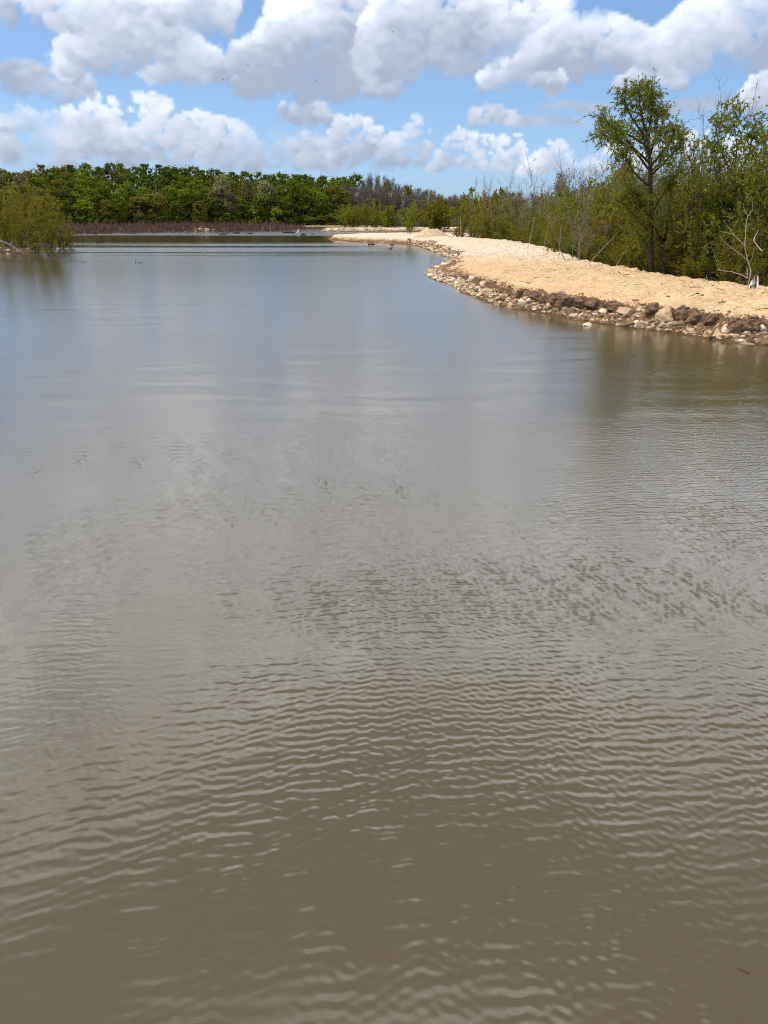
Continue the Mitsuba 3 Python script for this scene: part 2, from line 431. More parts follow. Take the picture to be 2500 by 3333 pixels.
def grid_mesh(x0, x1, y0, y1, res, hfun, cut=-0.12):
    xs, ys = np.arange(x0, x1 + res, res), np.arange(y0, y1 + res, res)
    X, Y = np.meshgrid(xs, ys)
    Z = hfun(X.ravel(), Y.ravel()).reshape(X.shape)
    ny, nx = X.shape
    i = (np.arange(ny - 1)[:, None] * nx + np.arange(nx - 1)[None, :]).ravel()
    q = np.stack([i, i + 1, i + nx + 1, i + nx], 1)
    zq = Z.ravel()[q]
    q = q[(zq.max(1) > cut)]
    v = np.stack([X.ravel(), Y.ravel(), Z.ravel()], 1)
    used, inv = np.unique(q, return_inverse=True)
    q = inv.reshape(q.shape)
    return v[used], np.vstack([q[:, [0, 1, 2]], q[:, [0, 2, 3]]])


BACKTOE = [(x + 2.3, y + 0.85) for x, y in BACK]
BANK_POLY = shapely.Polygon(FRONT[:31] + [(3.0, 104), (8, 108)] + BACKTOE[::-1])
FRONT_LINE = shapely.LineString(FRONT[:31])
TOE_LINE = shapely.LineString(BACKTOE)
shapely.prepare(BANK_POLY)


def bank_height(x, y, detail=True):
    p = shapely.points(x, y)
    inside = shapely.contains_xy(BANK_POLY, x, y)
    df = shapely.distance(p, FRONT_LINE)
    db = shapely.distance(p, TOE_LINE)
    df = np.where(inside, df, -df)
    big = nz(x, y, 0.55, 4)
    df = df + big * 0.9 * smooth01(0.15, 0.8, df) + nz(x, y, 2.2, 9) * 0.35 * smooth01(0.1, 0.5, df)
    tipf = smooth01(34, 44, y) * (1 - smooth01(50, 60, y))        # the tip shelves gently
    wf = 0.55 + 0.9 * tipf
    beach = 0.22 * smooth01(-0.25, wf, df) + 0.06 * np.clip(df, -2, 0.0)
    scarp = (0.36 - 0.08 * tipf) * smooth01(wf - 0.08, wf + 0.22 + 0.9 * tipf, df)
    crown = 0.26 * smooth01(wf + 0.2, wf + 6.0, df)
    z = beach + scarp + crown
    z = np.where(df < -0.2, -0.08 + 0.3 * (df + 0.2), z)
    zb = 0.05 + 0.98 * smooth01(0.15, 2.2, db)
    z = np.where(inside & (df > 1.2), np.minimum(z, zb), z)
    z = np.where(~inside & (db < df * -1), 0.0, z)
    if detail:
        top = smooth01(wf + 0.1, wf + 0.5, df)
        face = smooth01(0.0, 0.2, df) * (1 - top)
        z = z + top * (0.12 * nz(x, y, 0.8, 12) + 0.19 * nz(x, y, 2.2, 13, 3) + 0.09 * nz(x, y, 6, 14, 2))
        z = z + face * (0.16 * nz(x, y, 3.2, 15) + 0.10 * nz(x, y, 8.0, 16, 2))
        z = z + top * 0.20 * smooth01(2.6, 1.6, db) * nz(x, y, 0.9, 31, 2) * (db < 4)
    return z


sand_near = grid_mesh(1.5, 17, 10.0, 58, 0.085, bank_height)
sand_mid = grid_mesh(1.5, 17, 58 - 0.085, 112, 0.19, bank_height)
sand_side = grid_mesh(17, 48, -6, 30, 0.22, bank_height)
_mb = MB().add(*sand_near).add(*sand_mid).add(*sand_side)
entry('sand_bank', mikit.ply(_mb.mesh(), 'sand', smooth=True))
tag('sand_bank', 'long bare bank of pale orange sand with a crumbling brown edge along the water', 'sand bank', kind='structure')


def spit(name, poly, hgt, res, front_w, label, seed):
    pg = shapely.Polygon(poly); shapely.prepare(pg)
    ring = shapely.LineString(list(pg.exterior.coords))
    x0, y0, x1, y1 = pg.bounds

    def hf(x, y):
        d = shapely.distance(shapely.points(x, y), ring)
        d = np.where(shapely.contains_xy(pg, x, y), d, -d)
        d = d + nz(x, y, 0.3, seed) * front_w * 1.2
        z = hgt * (0.3 * smooth01(-0.2, 0.5 * front_w, d) + 0.7 * smooth01(0.4 * front_w, front_w, d))
        z = np.where(d < -0.3, -0.2, z)
        return z + smooth01(0, front_w, d) * (0.22 * nz(x, y, 0.5, seed + 1) + 0.14 * nz(x, y, 1.6, seed + 2)) * min(1, hgt)
    entry(name, mikit.ply(grid_mesh(x0 - 1, x1 + 1, y0 - 1, y1 + 1, res, hf, -0.1), 'sand', smooth=True))
    tag(name, label, 'sand spit', kind='structure')
    return hf


spit_c = spit('sand_spit', FRONT[30:] + [(-7.5, 136), (-4, 146), (3, 151), (12, 150), (18, 140), (16, 118), (14, 104), (9.5, 100)], 0.62, 0.28, 0.9, 'pale sand spit with a stony edge joining the end of the long bank', 41)
spit_b = spit('sand_spit_001', [(-16.2, 203), (-15, 209), (-8, 214), (4, 220), (20, 224), (34, 222), (34, 210), (20, 206), (6, 203.5), (-4, 202), (-11, 201.5)], 0.85, 0.45, 1.2, 'further sand spit with a dark undercut edge behind the first spit', 47)
spit_a = spit('sand_spit_002', [(-44, 316), (-44, 324), (0, 324), (0, 316)], 0.42, 0.8, 1.0, 'thin far strip of sand at the foot of the wooded hill', 53)


# ground: lake bed, swampy flats left and right, the wooded rise; one sheet to the horizon
def ground_height(x, y):
    z = np.full_like(x, -0.9)
    # right flat behind the bank
    bx = np.interp(y, [p[1] for p in BACK], [p[0] for p in BACK], left=40, right=20)
    right = smooth01(-0.5, 1.2, x - bx - 1.4) * (1 - smooth01(200, 330, y) * 0)
    right = np.where(y > 103, smooth01(14, 17, x - np.interp(y, [103, 150, 200, 330], [-3, -2, 6, -10])), right)
    zr = -0.9 + right * (1.12 + 0.25 * nz(x, y, 0.3, 61))
    z = np.maximum(z, zr)
    # far shore and the rise with the wood
    shore = 322 + 10 * nz(x, y, 0.02, 66) - 0.5 * np.clip(-x - 60, 0, 60)
    far = smooth01(-2, 6, y - shore)
    rise = 14.0 * smooth01(12, 110, y - shore) * (1 - 0.75 * smooth01(-50, 60, x)) * (1 - 0.15 * smooth01(-110, -200, x))
    z = np.maximum(z, -0.9 + far * 1.2 + rise)
    # reed flat in front of the far shore on the left
    rd = shapely.contains_xy(REED_POLY, x, y)
    z = np.where(rd, np.maximum(z, -0.06 + 0.1 * nz(x, y, 0.1, 70)), z)
    # wooded point at the left
    lf = smooth01(-3, 8, -x - 0.36 * y - 4) * smooth01(66, 84, y) * 1.15 - 0.9
    z = np.maximum(z, np.where(y < 320, lf + 0.2 * nz(x, y, 0.3, 72), z))
    return z


REED_POLY = shapely.Polygon([(-75, 150), (-46, 186), (-34, 192), (-25, 205), (-22, 240), (-38, 300), (-40, 322), (-160, 322), (-160, 180)])
shapely.prepare(REED_POLY)
_r = np.concatenate([np.linspace(1, 14, 8), np.linspace(16, 120, 105), np.linspace(122, 340, 110), np.linspace(344, 700, 60), np.geomspace(740, 5000, 12)])
_a = np.concatenate([np.linspace(-180, -50, 20), np.linspace(-49.5, 49.5, 250), np.linspace(50, 180, 20)[:-1]])
_A, _R = np.meshgrid(np.radians(_a), _r)
_gx, _gy = (_R * np.sin(_A)).ravel(), (_R * np.cos(_A)).ravel()
_gz = ground_height(_gx, _gy)
_gz = np.where(_gy < 2, -0.9, _gz)
_na = len(_a)
_i = (np.arange(len(_r) - 1)[:, None] * _na + np.arange(_na)[None, :])
_j = (np.arange(len(_r) - 1)[:, None] * _na + (np.arange(_na) + 1)[None, :] % _na)
_q = np.stack([_i, _i + _na, _j + _na, _j], -1).reshape(-1, 4)
entry('ground', mikit.ply((np.stack([_gx, _gy, _gz], 1), np.vstack([_q[:, [0, 1, 2]], _q[:, [0, 2, 3]]])), 'earth', smooth=True))
tag('ground', 'dark swampy ground and wooded rise round the flooded lake', 'ground', kind='structure')


def water_mesh():
    """The lake surface: one flat sheet, its near patch cut out and filled with a finely waved surface that runs out level at its rim."""
    res = 0.0108
    xs, ys = np.linspace(-3.7, 3.7, int(7.4 / res) + 1), np.linspace(1.1, 5.6, int(4.5 / res) + 1)
    X, Y = [a.ravel() for a in np.meshgrid(xs, ys)]
    N = lambda fx, fy, sd: meshkit.noise(np.stack([fx, fy, np.full_like(fx, 0.5)], -1), sd)
    wx = 0.10 * N(X * 1.1, Y * 1.1, 5) + 0.025 * N(X * 5, Y * 5, 2)
    wy = 0.10 * N(X * 1.1 + 31, Y * 1.1, 9) + 0.025 * N(X * 5, Y * 5 + 40, 4)
    patch = 0.60 + 0.60 * smooth01(0.3, 0.72, meshkit.fbm(np.stack([X * 0.5, Y * 0.8, X * 0], -1), 3, 17))
    patch *= 0.45 + 0.55 * smooth01(2.0, 4.2, Y)
    h = sum(a * np.sin(kx * (X + wx) + ky * (Y + wy) + ph) for kx, ky, a, ph in WAVES)
    Z = h * patch * near_patch(X, Y, smooth01)
    nx, ny = len(xs), len(ys)
    i = (np.arange(ny - 1)[:, None] * nx + np.arange(nx - 1)[None, :]).ravel()
    mb = MB().add(np.stack([X, Y, Z], 1), np.vstack([np.stack([i, i + 1, i + nx + 1], 1), np.stack([i, i + nx + 1, i + nx], 1)]))
    s_, a, b, y0, y1 = 420.0, -3.7, 3.7, 1.1, 5.6
    for c in ([(-s_, -60), (s_, -60), (s_, y0), (-s_, y0)], [(-s_, y0), (a, y0), (a, y1), (-s_, y1)], [(b, y0), (s_, y0), (s_, y1), (b, y1)], [(-s_, y1), (s_, y1), (s_, 345), (-s_, 345)]):
        mb.add(np.array([[px, py, 0.0] for px, py in c]), [[0, 1, 2], [0, 2, 3]])
    return mb.mesh()


entry('water', mikit.ply(water_mesh(), 'water_surface', smooth=True))
tag('water', 'calm muddy lake water with small ripples reflecting the clouds', 'water', kind='structure')


def land_z(x, y):
    return float(ground_height(np.array([float(x)]), np.array([float(y)]))[0])


def bank_z(x, y):
    return float(bank_height(np.array([float(x)]), np.array([float(y)]))[0])


def on_bank(px, py, lift=0.0):
    """Where the line of sight through a pixel meets the bank (or the water)."""
    r = ray(px, py)
    yy = np.arange(16.0, 110.0, 0.03)
    P = np.array([0, 0, CAM_H]) + r[None] * (yy / r[1])[:, None]
    hgt = np.maximum(bank_height(P[:, 0], P[:, 1]), 0.0) + lift
    i = int(np.argmax(P[:, 2] <= hgt))
    return np.array([P[i, 0], P[i, 1], hgt[i] - lift])


# ------------------------------------------------------------------ stones on the bank
def stone_mesh(rng, flat=0.6, n=16):
    p = rand_dirs(rng, n) * rng.uniform(0.75, 1.1, (n, 1)) * np.array([1.0, rng.uniform(0.6, 0.9), flat * rng.uniform(0.75, 1.2)])
    h = ConvexHull(p)
    f = h.simplices.copy()
    nrm = np.cross(p[f[:, 1]] - p[f[:, 0]], p[f[:, 2]] - p[f[:, 0]])
    flip = (nrm * p[f].mean(1)).sum(1) < 0
    f[flip] = f[flip][:, ::-1]
    keep, inv = np.unique(f, return_inverse=True)
    return p[keep], inv.reshape(f.shape)


STONE_MESHES = [stone_mesh(RNG) for _ in range(14)]
STONE_PLY = {(k, m): mikit.ply(STONE_MESHES[k], m) for k in range(14) for m in ('stone_cream', 'stone_tan', 'stone_brown', 'stone_grey')}
_fl = FRONT_LINE
_flat = np.array([_fl.interpolate(s).coords[0] for s in np.arange(0, _fl.length, 0.05)])
_fs = np.arange(0, _fl.length, 0.05)


def shore_point(s, d):
    i = min(len(_flat) - 2, max(1, int(s / 0.05)))
    t = _flat[i + 1] - _flat[i - 1]; t /= np.linalg.norm(t)
    return _flat[i] + np.array([t[1], -t[0]]) * d   # to the bank's side


S_NEAR = float(_fl.project(shapely.Point(9.9, 19.3)))
S_TIP = float(_fl.project(shapely.Point(2.7, 50.0)))
S_END = _fl.length
big, small = [], []
for _ in range(6500):
    u = RNG.random()
    s = S_NEAR + (S_TIP - S_NEAR) * u if RNG.random() < 0.68 else S_TIP + (S_END - S_TIP) * u
    d = abs(RNG.normal(0, 0.42)) - 0.06
    q = shore_point(s, d)
    if q[0] > 16:
        continue
    size = float(np.clip(RNG.lognormal(-3.2, 0.62), 0.02, 0.24)) * (1.0 if s < S_TIP else 1.6)
    if 30 < q[1] < 50 and RNG.random() < 0.5:
        size *= 1.25
    big.append((size / math.hypot(*q), size, q[0], q[1]))
big.sort(reverse=True)
_zs = bank_height(np.array([b[2] for b in big]), np.array([b[3] for b in big]))
rub = {m: MB() for m in ('stone_cream', 'stone_tan', 'stone_brown')}
n_st = 0
for (ap, size, x, y), z in zip(big, _zs):
    k = int(RNG.integers(14))
    r = RNG.random()
    pale = smooth01(28, 44, np.array([y]))[0]
    m = 'stone_cream' if r < 0.06 + 0.25 * pale else 'stone_tan' if r < 0.42 + 0.25 * pale else 'stone_brown' if r < 0.88 else 'stone_grey'
    rot, tilt = RNG.uniform(0, 360), RNG.uniform(-22, 22)
    z = max(float(z), -0.02) + size * 0.08
    if n_st < 300:
        key = f'sand_bank__stone_{n_st:03d}' if n_st else 'sand_bank__stone'
        entry(key, STONE_PLY[k, m], place(x, y, z, rot, size, lean=tilt))
        n_st += 1
    else:
        m = 'stone_brown' if m == 'stone_grey' else m
        v, f = STONE_MESHES[k]
        c, s_ = math.cos(math.radians(rot)), math.sin(math.radians(rot))
        rub[m].add(v @ np.array([[c, s_, 0], [-s_, c, 0], [0, 0, 1]]) * size + [x, y, z], f)
for m, nm in (('stone_cream', 'pale_rubble'), ('stone_tan', 'tan_rubble'), ('stone_brown', 'brown_rubble')):
    entry(f'sand_bank__{nm}', mikit.ply(rub[m].mesh(), m))
    tag(f'sand_bank__{nm}', kind='stuff')


def rough_rock(rng, sub=3, amp=0.28, flat=0.7):
    m = trimesh.creation.icosphere(subdivisions=sub)
    v = np.array(m.vertices)
    # cut planes give facets
    for _ in range(11):
        nrm = rand_dirs(rng, 1)[0]
        lim = rng.uniform(0.55, 0.85)
        dd = v @ nrm
        v = np.where((dd > lim)[:, None], v - np.outer(dd - lim, nrm) * 0.9, v)
    v = v * (1 + amp * (meshkit.fbm(v * 2.2 + rng.uniform(0, 50), 4, 5) - 0.5)[:, None])
    return v * [1, 0.8, flat], np.array(m.faces)


ROCKS = [(1911, 1057, 0.20, 'stone_cream', 0.55, 'white rock standing alone in the shallows at the foot of the bank'),
         (2081, 1058, 0.24, 'stone_tan', 0.75, 'pale tan triangular boulder at the water edge below the bank'),
         (2363, 1076, 0.22, 'stone_cream', 0.95, 'cream boulder leaning against the brown clod near the right side'),
         (2480, 1068, 0.22, 'stone_cream', 0.7, 'whitish boulder beside the brown sod near the right edge of the picture'),
         (1963, 1014, 0.19, 'stone_cream', 0.9, 'white rock stacked high in the bank face above the shallows'),
         (2165, 1030, 0.40, 'stone_tan', 0.75, 'large crumbling pale boulder half buried in the bank face'),
         (2040, 1012, 0.36, 'stone_tan', 0.6, 'broad tan boulder slumped down the bank face'),
         (1480, 893, 0.42, 'stone_grey', 0.5, 'grey slab boulder on the sloping tip of the bank'),
         (1722, 981, 0.20, 'stone_cream', 0.8, 'round white rock low in the bank between the tip and the boulders'),
         (2490, 1116, 0.20, 'stone_brown', 0.5, 'dark brown rock at the water edge in the right corner'),
         (1575, 922, 0.22, 'stone_cream', 0.7, 'chalky white block among the pale stones near the tip'),
         (1535, 905, 0.24, 'stone_cream', 0.7, 'whitish block at the top of the pale stones near the tip'),
         (1555, 940, 0.20, 'stone_cream', 0.75, 'chalky block halfway down the pale stones near the tip'),
         (1860, 1012, 0.22, 'stone_brown', 0.8, 'brown angular boulder under the overhanging sand edge')]
for i, (px, py, size, m, flat, lab) in enumerate(ROCKS):
    g = on_bank(px, py, 0.25 * size * flat)
    rg = np.random.default_rng(100 + i)
    key = numbered('rock')
    entry(key, mikit.ply(rough_rock(rg, 3, 0.45, flat), m, smooth=28), place(g[0], g[1], g[2] + 0.10 * size * flat, rg.uniform(0, 360), size * 0.9))
    tag(key, lab, 'rock')


# sod clods: root-bound brown lumps torn open along the lip
def clod(rng, n_root=60):
    v, f = rough_rock(rng, 3, 0.9, 0.75)
    mb = MB().add(v, f)
    for _ in range(n_root):
        d = rand_dirs(rng, 1)[0]; d[2] = abs(d[2]) * 0.9
        p0 = d * np.array([0.85, 0.7, 0.6])
        p1 = p0 + unit(d + rng.normal(0, 0.7, 3)) * rng.uniform(0.1, 0.3)
        p2 = p1 + rng.normal(0, 0.2, 3) + [0, 0, -0.15]
        mb.tube([p0, p1, p2], [0.03, 0.022, 0.008], 3)
    return mb.mesh()


CLODS = [mikit.ply(clod(np.random.default_rng(40 + k)), 'sod') for k in range(5)]
SODS = [(2424, 1052, 0.46), (2225, 1024, 0.42), (2260, 1022, 0.40), (2120, 1002, 0.30), (1990, 990, 0.36), (1925, 985, 0.38), (1895, 980, 0.36), (1800, 966, 0.38), (1750, 957, 0.36), (1700, 948, 0.30), (2330, 1030, 0.26), (1850, 974, 0.40), (2300, 1040, 0.3),
        (1830, 985, 0.34), (1775, 975, 0.3), (2395, 1050, 0.3), (2455, 1058, 0.32), (2010, 1000, 0.3), (2185, 1024, 0.3), (1665, 948, 0.24), (1520, 900, 0.2), (2500, 1062, 0.34)]
for i, (px, py, size) in enumerate(SODS):
    g = on_bank(px, py)
    key = 'sand_bank__sod_clod' + (f'_{i:03d}' if i else '')
    entry(key, CLODS[i % 5], place(g[0], g[1], g[2] - 0.28 * size, RNG.uniform(0, 360), size, size * 0.9))
tag('sand_bank__sod_clod', 'round dark brown root-bound clod at the right of the bank')

# roots hanging out of the cut edge
mb = MB()
for _ in range(2600):
    s = S_NEAR + (S_TIP - 8 - S_NEAR) * RNG.random()
    q = shore_point(s, RNG.uniform(0.45, 1.0))
    mb.v.append(np.array([[q[0], q[1], 0.0]])); mb.n += 1; mb.f.append(np.zeros((0, 3), int))
P0 = np.vstack(mb.v)
Z0 = bank_height(P0[:, 0], P0[:, 1])
mb = MB()
for (x, y, _), z in zip(P0, Z0):
    if not 0.2 < z < 0.62:
        continue
    p = np.array([x, y, z - 0.02])
    d = unit(np.array([RNG.normal(-0.6, 0.5), RNG.normal(-0.5, 0.5), RNG.normal(0.1, 0.6)]))
    L = RNG.uniform(0.05, 0.2)
    mb.tube([p, p + d * L * 0.6, p + d * L + [0, 0, -L * 0.5]], [0.008, 0.006, 0.002], 3)
entry('sand_bank__root_fringe', mikit.ply(mb.mesh(), 'sod'))
tag('sand_bank__root_fringe', kind='stuff')

# twigs and crumbs of debris lying on the sand
tops = []
while len(tops) < 210:
    px, py = RNG.uniform(1480, 2500), RNG.uniform(790, 1010)
    g = ground_at(px, py, 0.75)
    if g[1] > 70 or g[1] < 19 or not BANK_POLY.contains(shapely.Point(g[0], g[1])):
        continue
    z = bank_z(g[0], g[1])
    if z < 0.6 or FRONT_LINE.distance(shapely.Point(g[0], g[1])) < 1.6:
        continue
    tops.append((g[0], g[1], z))


def twig(rng, L):
    p = [np.zeros(3)]
    d = np.array([1.0, 0, 0])
    for _ in range(4):
        d = unit(d + rng.normal(0, 0.25, 3) * [1, 1, 0.4])
        p.append(p[-1] + d * L / 4)
    p = np.array(p); p -= p.mean(0); p[:, 2] += abs(p[:, 2].min()) * 0.7
    mb = MB().tube(p, np.linspace(0.016, 0.006, 5), 4, True)
    for k in (1, 2, 3):
        e = unit(rng.normal(0, 1, 3) + [0.5, 0, 0.5])
        mb.tube([p[k], p[k] + e * L * 0.12, p[k] + e * L * 0.25], [0.01, 0.007, 0.003], 3)
    return mb.mesh()


TWIGS = [mikit.ply(twig(np.random.default_rng(70 + k), 0.55), 'bark_dark') for k in range(6)]
for i, (x, y, z) in enumerate(tops[:36]):
    key = numbered('twig')
    entry(key, TWIGS[i % 6], place(x, y, z - 0.005, RNG.uniform(-40, 40) + 180 * RNG.integers(2), RNG.uniform(0.4, 1.0)))
    tag(key, 'short dark twig lying on the bare orange sand', 'twig', 'twigs scattered over the sand')
for i, (x, y, z) in enumerate(tops[36:]):
    key = 'sand_bank__crumb' + (f'_{i:03d}' if i else '')
    entry(key, STONE_PLY[i % 14, ('stone_brown', 'stone_tan', 'sod')[0 if i % 3 else 1]], place(x, y, z, RNG.uniform(0, 360), RNG.lognormal(-3.35, 0.4)))


# ------------------------------------------------------------------ willows
def curve(rng, p, d, L, n, up=0.0, wob=0.15):
    pts = [np.array(p, float)]
    d = np.array(d, float)
    for _ in range(n):
        d = unit(d + rng.normal(0, wob, 3) + [0, 0, up])
        pts.append(pts[-1] + d * L / n)
    return np.array(pts)


def willow(seed, stems=6, H=5.6, spread=0.42, subs=13, twigs=5, leaves=2600, leaf=(0.075, 0.022), low=0.14, bare_top=1.0, thick=1.0):
    """(wood, leaves): several stems from one foot, ascending side branches and twigs, narrow leaves along the twigs."""
    rng = np.random.default_rng(seed)
    wood, tips = MB(), []
    for k in range(stems):
        a = 2 * math.pi * (k + rng.uniform(-0.3, 0.3)) / stems
        tilt = rng.uniform(0.08, spread)
        d = np.array([math.cos(a) * tilt, math.sin(a) * tilt, 1.0])
        L = H * rng.uniform(0.72, 1.05)
        st = curve(rng, [math.cos(a) * 0.18, math.sin(a) * 0.18, -0.15], unit(d), L, 9, 0.03, 0.07)
        r0 = rng.uniform(0.03, 0.052) * thick
        wood.tube(st, np.linspace(r0, 0.007, 10), 5)
        for _ in range(subs):
            t = rng.uniform(low, 0.97)
            i = t * 9; i0 = min(8, int(i))
            p = st[i0] + (st[i0 + 1] - st[i0]) * (i - i0)
            aa = rng.uniform(0, 2 * math.pi)
            dd = unit(np.array([math.cos(aa), math.sin(aa), rng.uniform(0.3, 1.4)]))
            l = rng.uniform(0.5, 1.5) * (1.15 - 0.6 * t)
            br = curve(rng, p, dd, l, 4, 0.10, 0.16)
            wood.tube(br, np.linspace(0.014 * (1.2 - t) + 0.005, 0.003, 5), 3)
            if t < bare_top:
                tips.append(br)
            for _ in range(twigs):
                j = rng.integers(1, 5)
                tw = curve(rng, br[j], unit(rng.normal(0, 0.8, 3) + [0, 0, 0.5] + dd * 0.5), rng.uniform(0.2, 0.55), 2, 0.0, 0.2)
                wood.tube(tw, [0.0045, 0.0035, 0.002], 3)
                if t < bare_top:
                    tips.append(tw)
    seg = [(b[i], b[i + 1]) for b in tips for i in range(len(b) - 1)]
    A, B = np.array([s[0] for s in seg]), np.array([s[1] for s in seg])
    w = np.linalg.norm(B - A, axis=1)
    ii = rng.choice(len(seg), leaves, p=w / w.sum())
    t = rng.random((leaves, 1))
    c = A[ii] * (1 - t) + B[ii] * t
    d = unit(unit(B[ii] - A[ii]) + rng.normal(0, 0.7, (leaves, 3)) + [0, 0, -0.25])
    sc = rng.uniform(0.7, 1.3, (leaves, 1))
    side = unit(np.cross(d, rand_dirs(rng, leaves)))
    lv = MB().quads(c + d * leaf[0] * 0.8, d * leaf[0] * sc, side * leaf[1] * sc)
    return wood.mesh(), lv.mesh()


def bare_bush(seed, stems=4, H=6.5, subs=16, twigs=8):
    return willow(seed, stems, H, 0.24, subs, twigs, leaves=110, leaf=(0.06, 0.02), low=0.2, bare_top=0.6, thick=0.6)


NEAR_W = [willow(200 + k, stems=5 + k % 3, H=5.7, leaves=(4600, 3600, 4200, 2800)[k], leaf=(0.085, 0.026), low=0.04, subs=16) for k in range(4)]
MID_W = [willow(220 + k, stems=6, H=5.7, subs=11, twigs=3, leaves=(2300, 1800, 2100)[k], leaf=(0.13, 0.045), low=0.04) for k in range(3)]
FAR_W = [willow(240 + k, stems=5, H=6.2, subs=9, twigs=1, leaves=800, leaf=(0.26, 0.10), spread=0.5) for k in range(3)]
BARE = [bare_bush(260 + k, stems=(3, 5, 2, 4)[k], H=6.4) for k in range(4)]
LEAFS = ('leaf_willow', 'leaf_willow_olive', 'leaf_willow_yellow', 'leaf_bright')
WILLOW_PLY = {}
for nm, lst in (('near', NEAR_W), ('mid', MID_W), ('far', FAR_W)):
    for k, (w_, l_) in enumerate(lst):
        for bk in ('bark_dark', 'bark_brown', 'bark_grey'):
            WILLOW_PLY[nm, k, bk] = (w_, bk)
        for lm in LEAFS:
            WILLOW_PLY[nm, k, lm] = (l_, lm)
_cache = {}


def get(kind, k, m):
    if (kind, k, m) not in _cache:
        mesh, mm = WILLOW_PLY[kind, k, m]
        key = ('file', kind, k, m in LEAFS)
        if key not in _cache:
            _cache[key] = mikit.ply(mesh)
        _cache[kind, k, m] = {**_cache[key], 'bsdf': {'type': 'ref', 'id': mm}}
    return _cache[kind, k, m]


def add_willow(x, y, z, kind, k, leaf_m, bark_m, s, sz, rot, label, group, name='willow_shrub', cat='willow shrub'):
    key = numbered(name)
    m = place(x, y, z, rot, s, sz)
    entry(key + '__stems', get(kind, k, bark_m), m)
    entry(key + '__leaves', get(kind, k, leaf_m), m)
    tag(key, label, cat, group)
    return key


BARE_PLY = [(mikit.ply(w_), mikit.ply(l_)) for w_, l_ in BARE]


def add_bare(x, y, z, k, bark_m, s, sz, rot, label, group=None):
    key = numbered('bare_sapling')
    m = place(x, y, z, rot, s, sz)
    entry(key + '__stems', {**BARE_PLY[k][0], 'bsdf': {'type': 'ref', 'id': bark_m}}, m)
    entry(key + '__leaves', {**BARE_PLY[k][1], 'bsdf': {'type': 'ref', 'id': 'leaf_willow_olive'}}, m)
    tag(key, label, 'bare sapling', group)


def column(x, y):
    return 1250 + FOC * x / (y * math.cos(PITCH) + (CAM_H - 1.5) * math.sin(PITCH))


def zone(x, y):
    c = column(x, y)
    for lim, t in ((1480, 'by the corner of the spit'), (1560, 'left of the tall far sapling'), (1650, 'behind the tall far sapling'), (1735, 'left of the leftmost thin pole'), (1800, 'behind the thin upright poles'),
                   (1900, 'behind the bright green bush'), (1985, 'behind the long leaning pole'), (2075, 'left of the tall willow tree'), (2180, 'behind the tall willow tree'), (2270, 'right of the tall willow tree'),
                   (2350, 'left of the bleached dead tree'), (2450, 'behind the bleached dead tree')):
        if c < lim:
            return t
    return 'behind the pale stump at the right edge'


# the thicket behind the bank, row by row away from the bank
_bl = shapely.LineString([(x + 1.75, y + 0.65) for x, y in BACK[2:]])
n_w = 0
for row, (off, step) in enumerate([(0.2, 1.15), (1.2, 1.5), (2.8, 1.6), (4.8, 1.9), (7.2, 2.3), (10.0, 3.0), (14.0, 4.0)]):
    s = 8.0 + RNG.random()
    while s < _bl.length:
        a, b = _bl.interpolate(s), _bl.interpolate(min(s + 0.2, _bl.length))
        t = np.array([b.x - a.x, b.y - a.y]); t /= np.linalg.norm(t) + 1e-9
        p = np.array([a.x, a.y]) + np.array([t[1], -t[0]]) * (off + RNG.normal(0, 0.5))
        yy = p[1]
        s += step * RNG.uniform(0.6, 1.4) * (1 + smooth01(45, 90, np.array([yy]))[0] * (0.9 if row else 0.1))
        if yy < 20 or p[0] > 0.72 * yy + 3:
            continue
        z = max(0.0, land_z(p[0], p[1]))
        r = RNG.random()
        hh = RNG.uniform(0.82, 1.12) * (0.45 * RNG.uniform(0.7, 1.4) if row == 0 else 1.0)
        # taller growth by the big willow and at the right edge, a gap of low growth in between
        if yy < 31:
            hh *= 1.08
        if yy > 45:
            hh *= 0.98
        near = yy < 48
        tall = 'tall' if hh > 1.02 else 'short' if hh < 0.92 else 'mid-height'
        depth = ('front edge', 'front row', 'second row', 'third row', 'fourth row', 'back rows', 'back rows')[row]
        bare_share = 0.30 if yy < 37 else 0.72 if yy < 60 else 0.55
        if row < 2:
            bare_share *= 0.35 * row
        if r < bare_share:
            add_bare(p[0], p[1], z, int(RNG.integers(4)), ('bark_brown', 'bark_grey', 'bark_dark')[int(RNG.integers(3))], RNG.uniform(0.85, 1.1), hh * 1.05, RNG.uniform(0, 360),
                     f'{tall} leafless thicket sapling in the {depth} {zone(p[0], yy)}', 'bare saplings in the thicket')
        else:
            kind = 'near' if yy < 40 or row == 0 else 'mid'
            lm = LEAFS[0] if RNG.random() < (0.72 if yy < 36 else 0.4) else LEAFS[1]
            add_willow(p[0], p[1], z, kind, int(RNG.integers(4 if kind == 'near' else 3)), lm, 'bark_dark' if RNG.random() < 0.7 else 'bark_brown', RNG.uniform(0.8, 1.05) * (0.75 if row == 0 else 1), hh * 0.98, RNG.uniform(0, 360),
                       f'{"low" if row == 0 else tall} {"green" if lm == LEAFS[0] else "olive"} thicket willow in the {depth} {zone(p[0], yy)}', 'willow shrubs of the thicket')

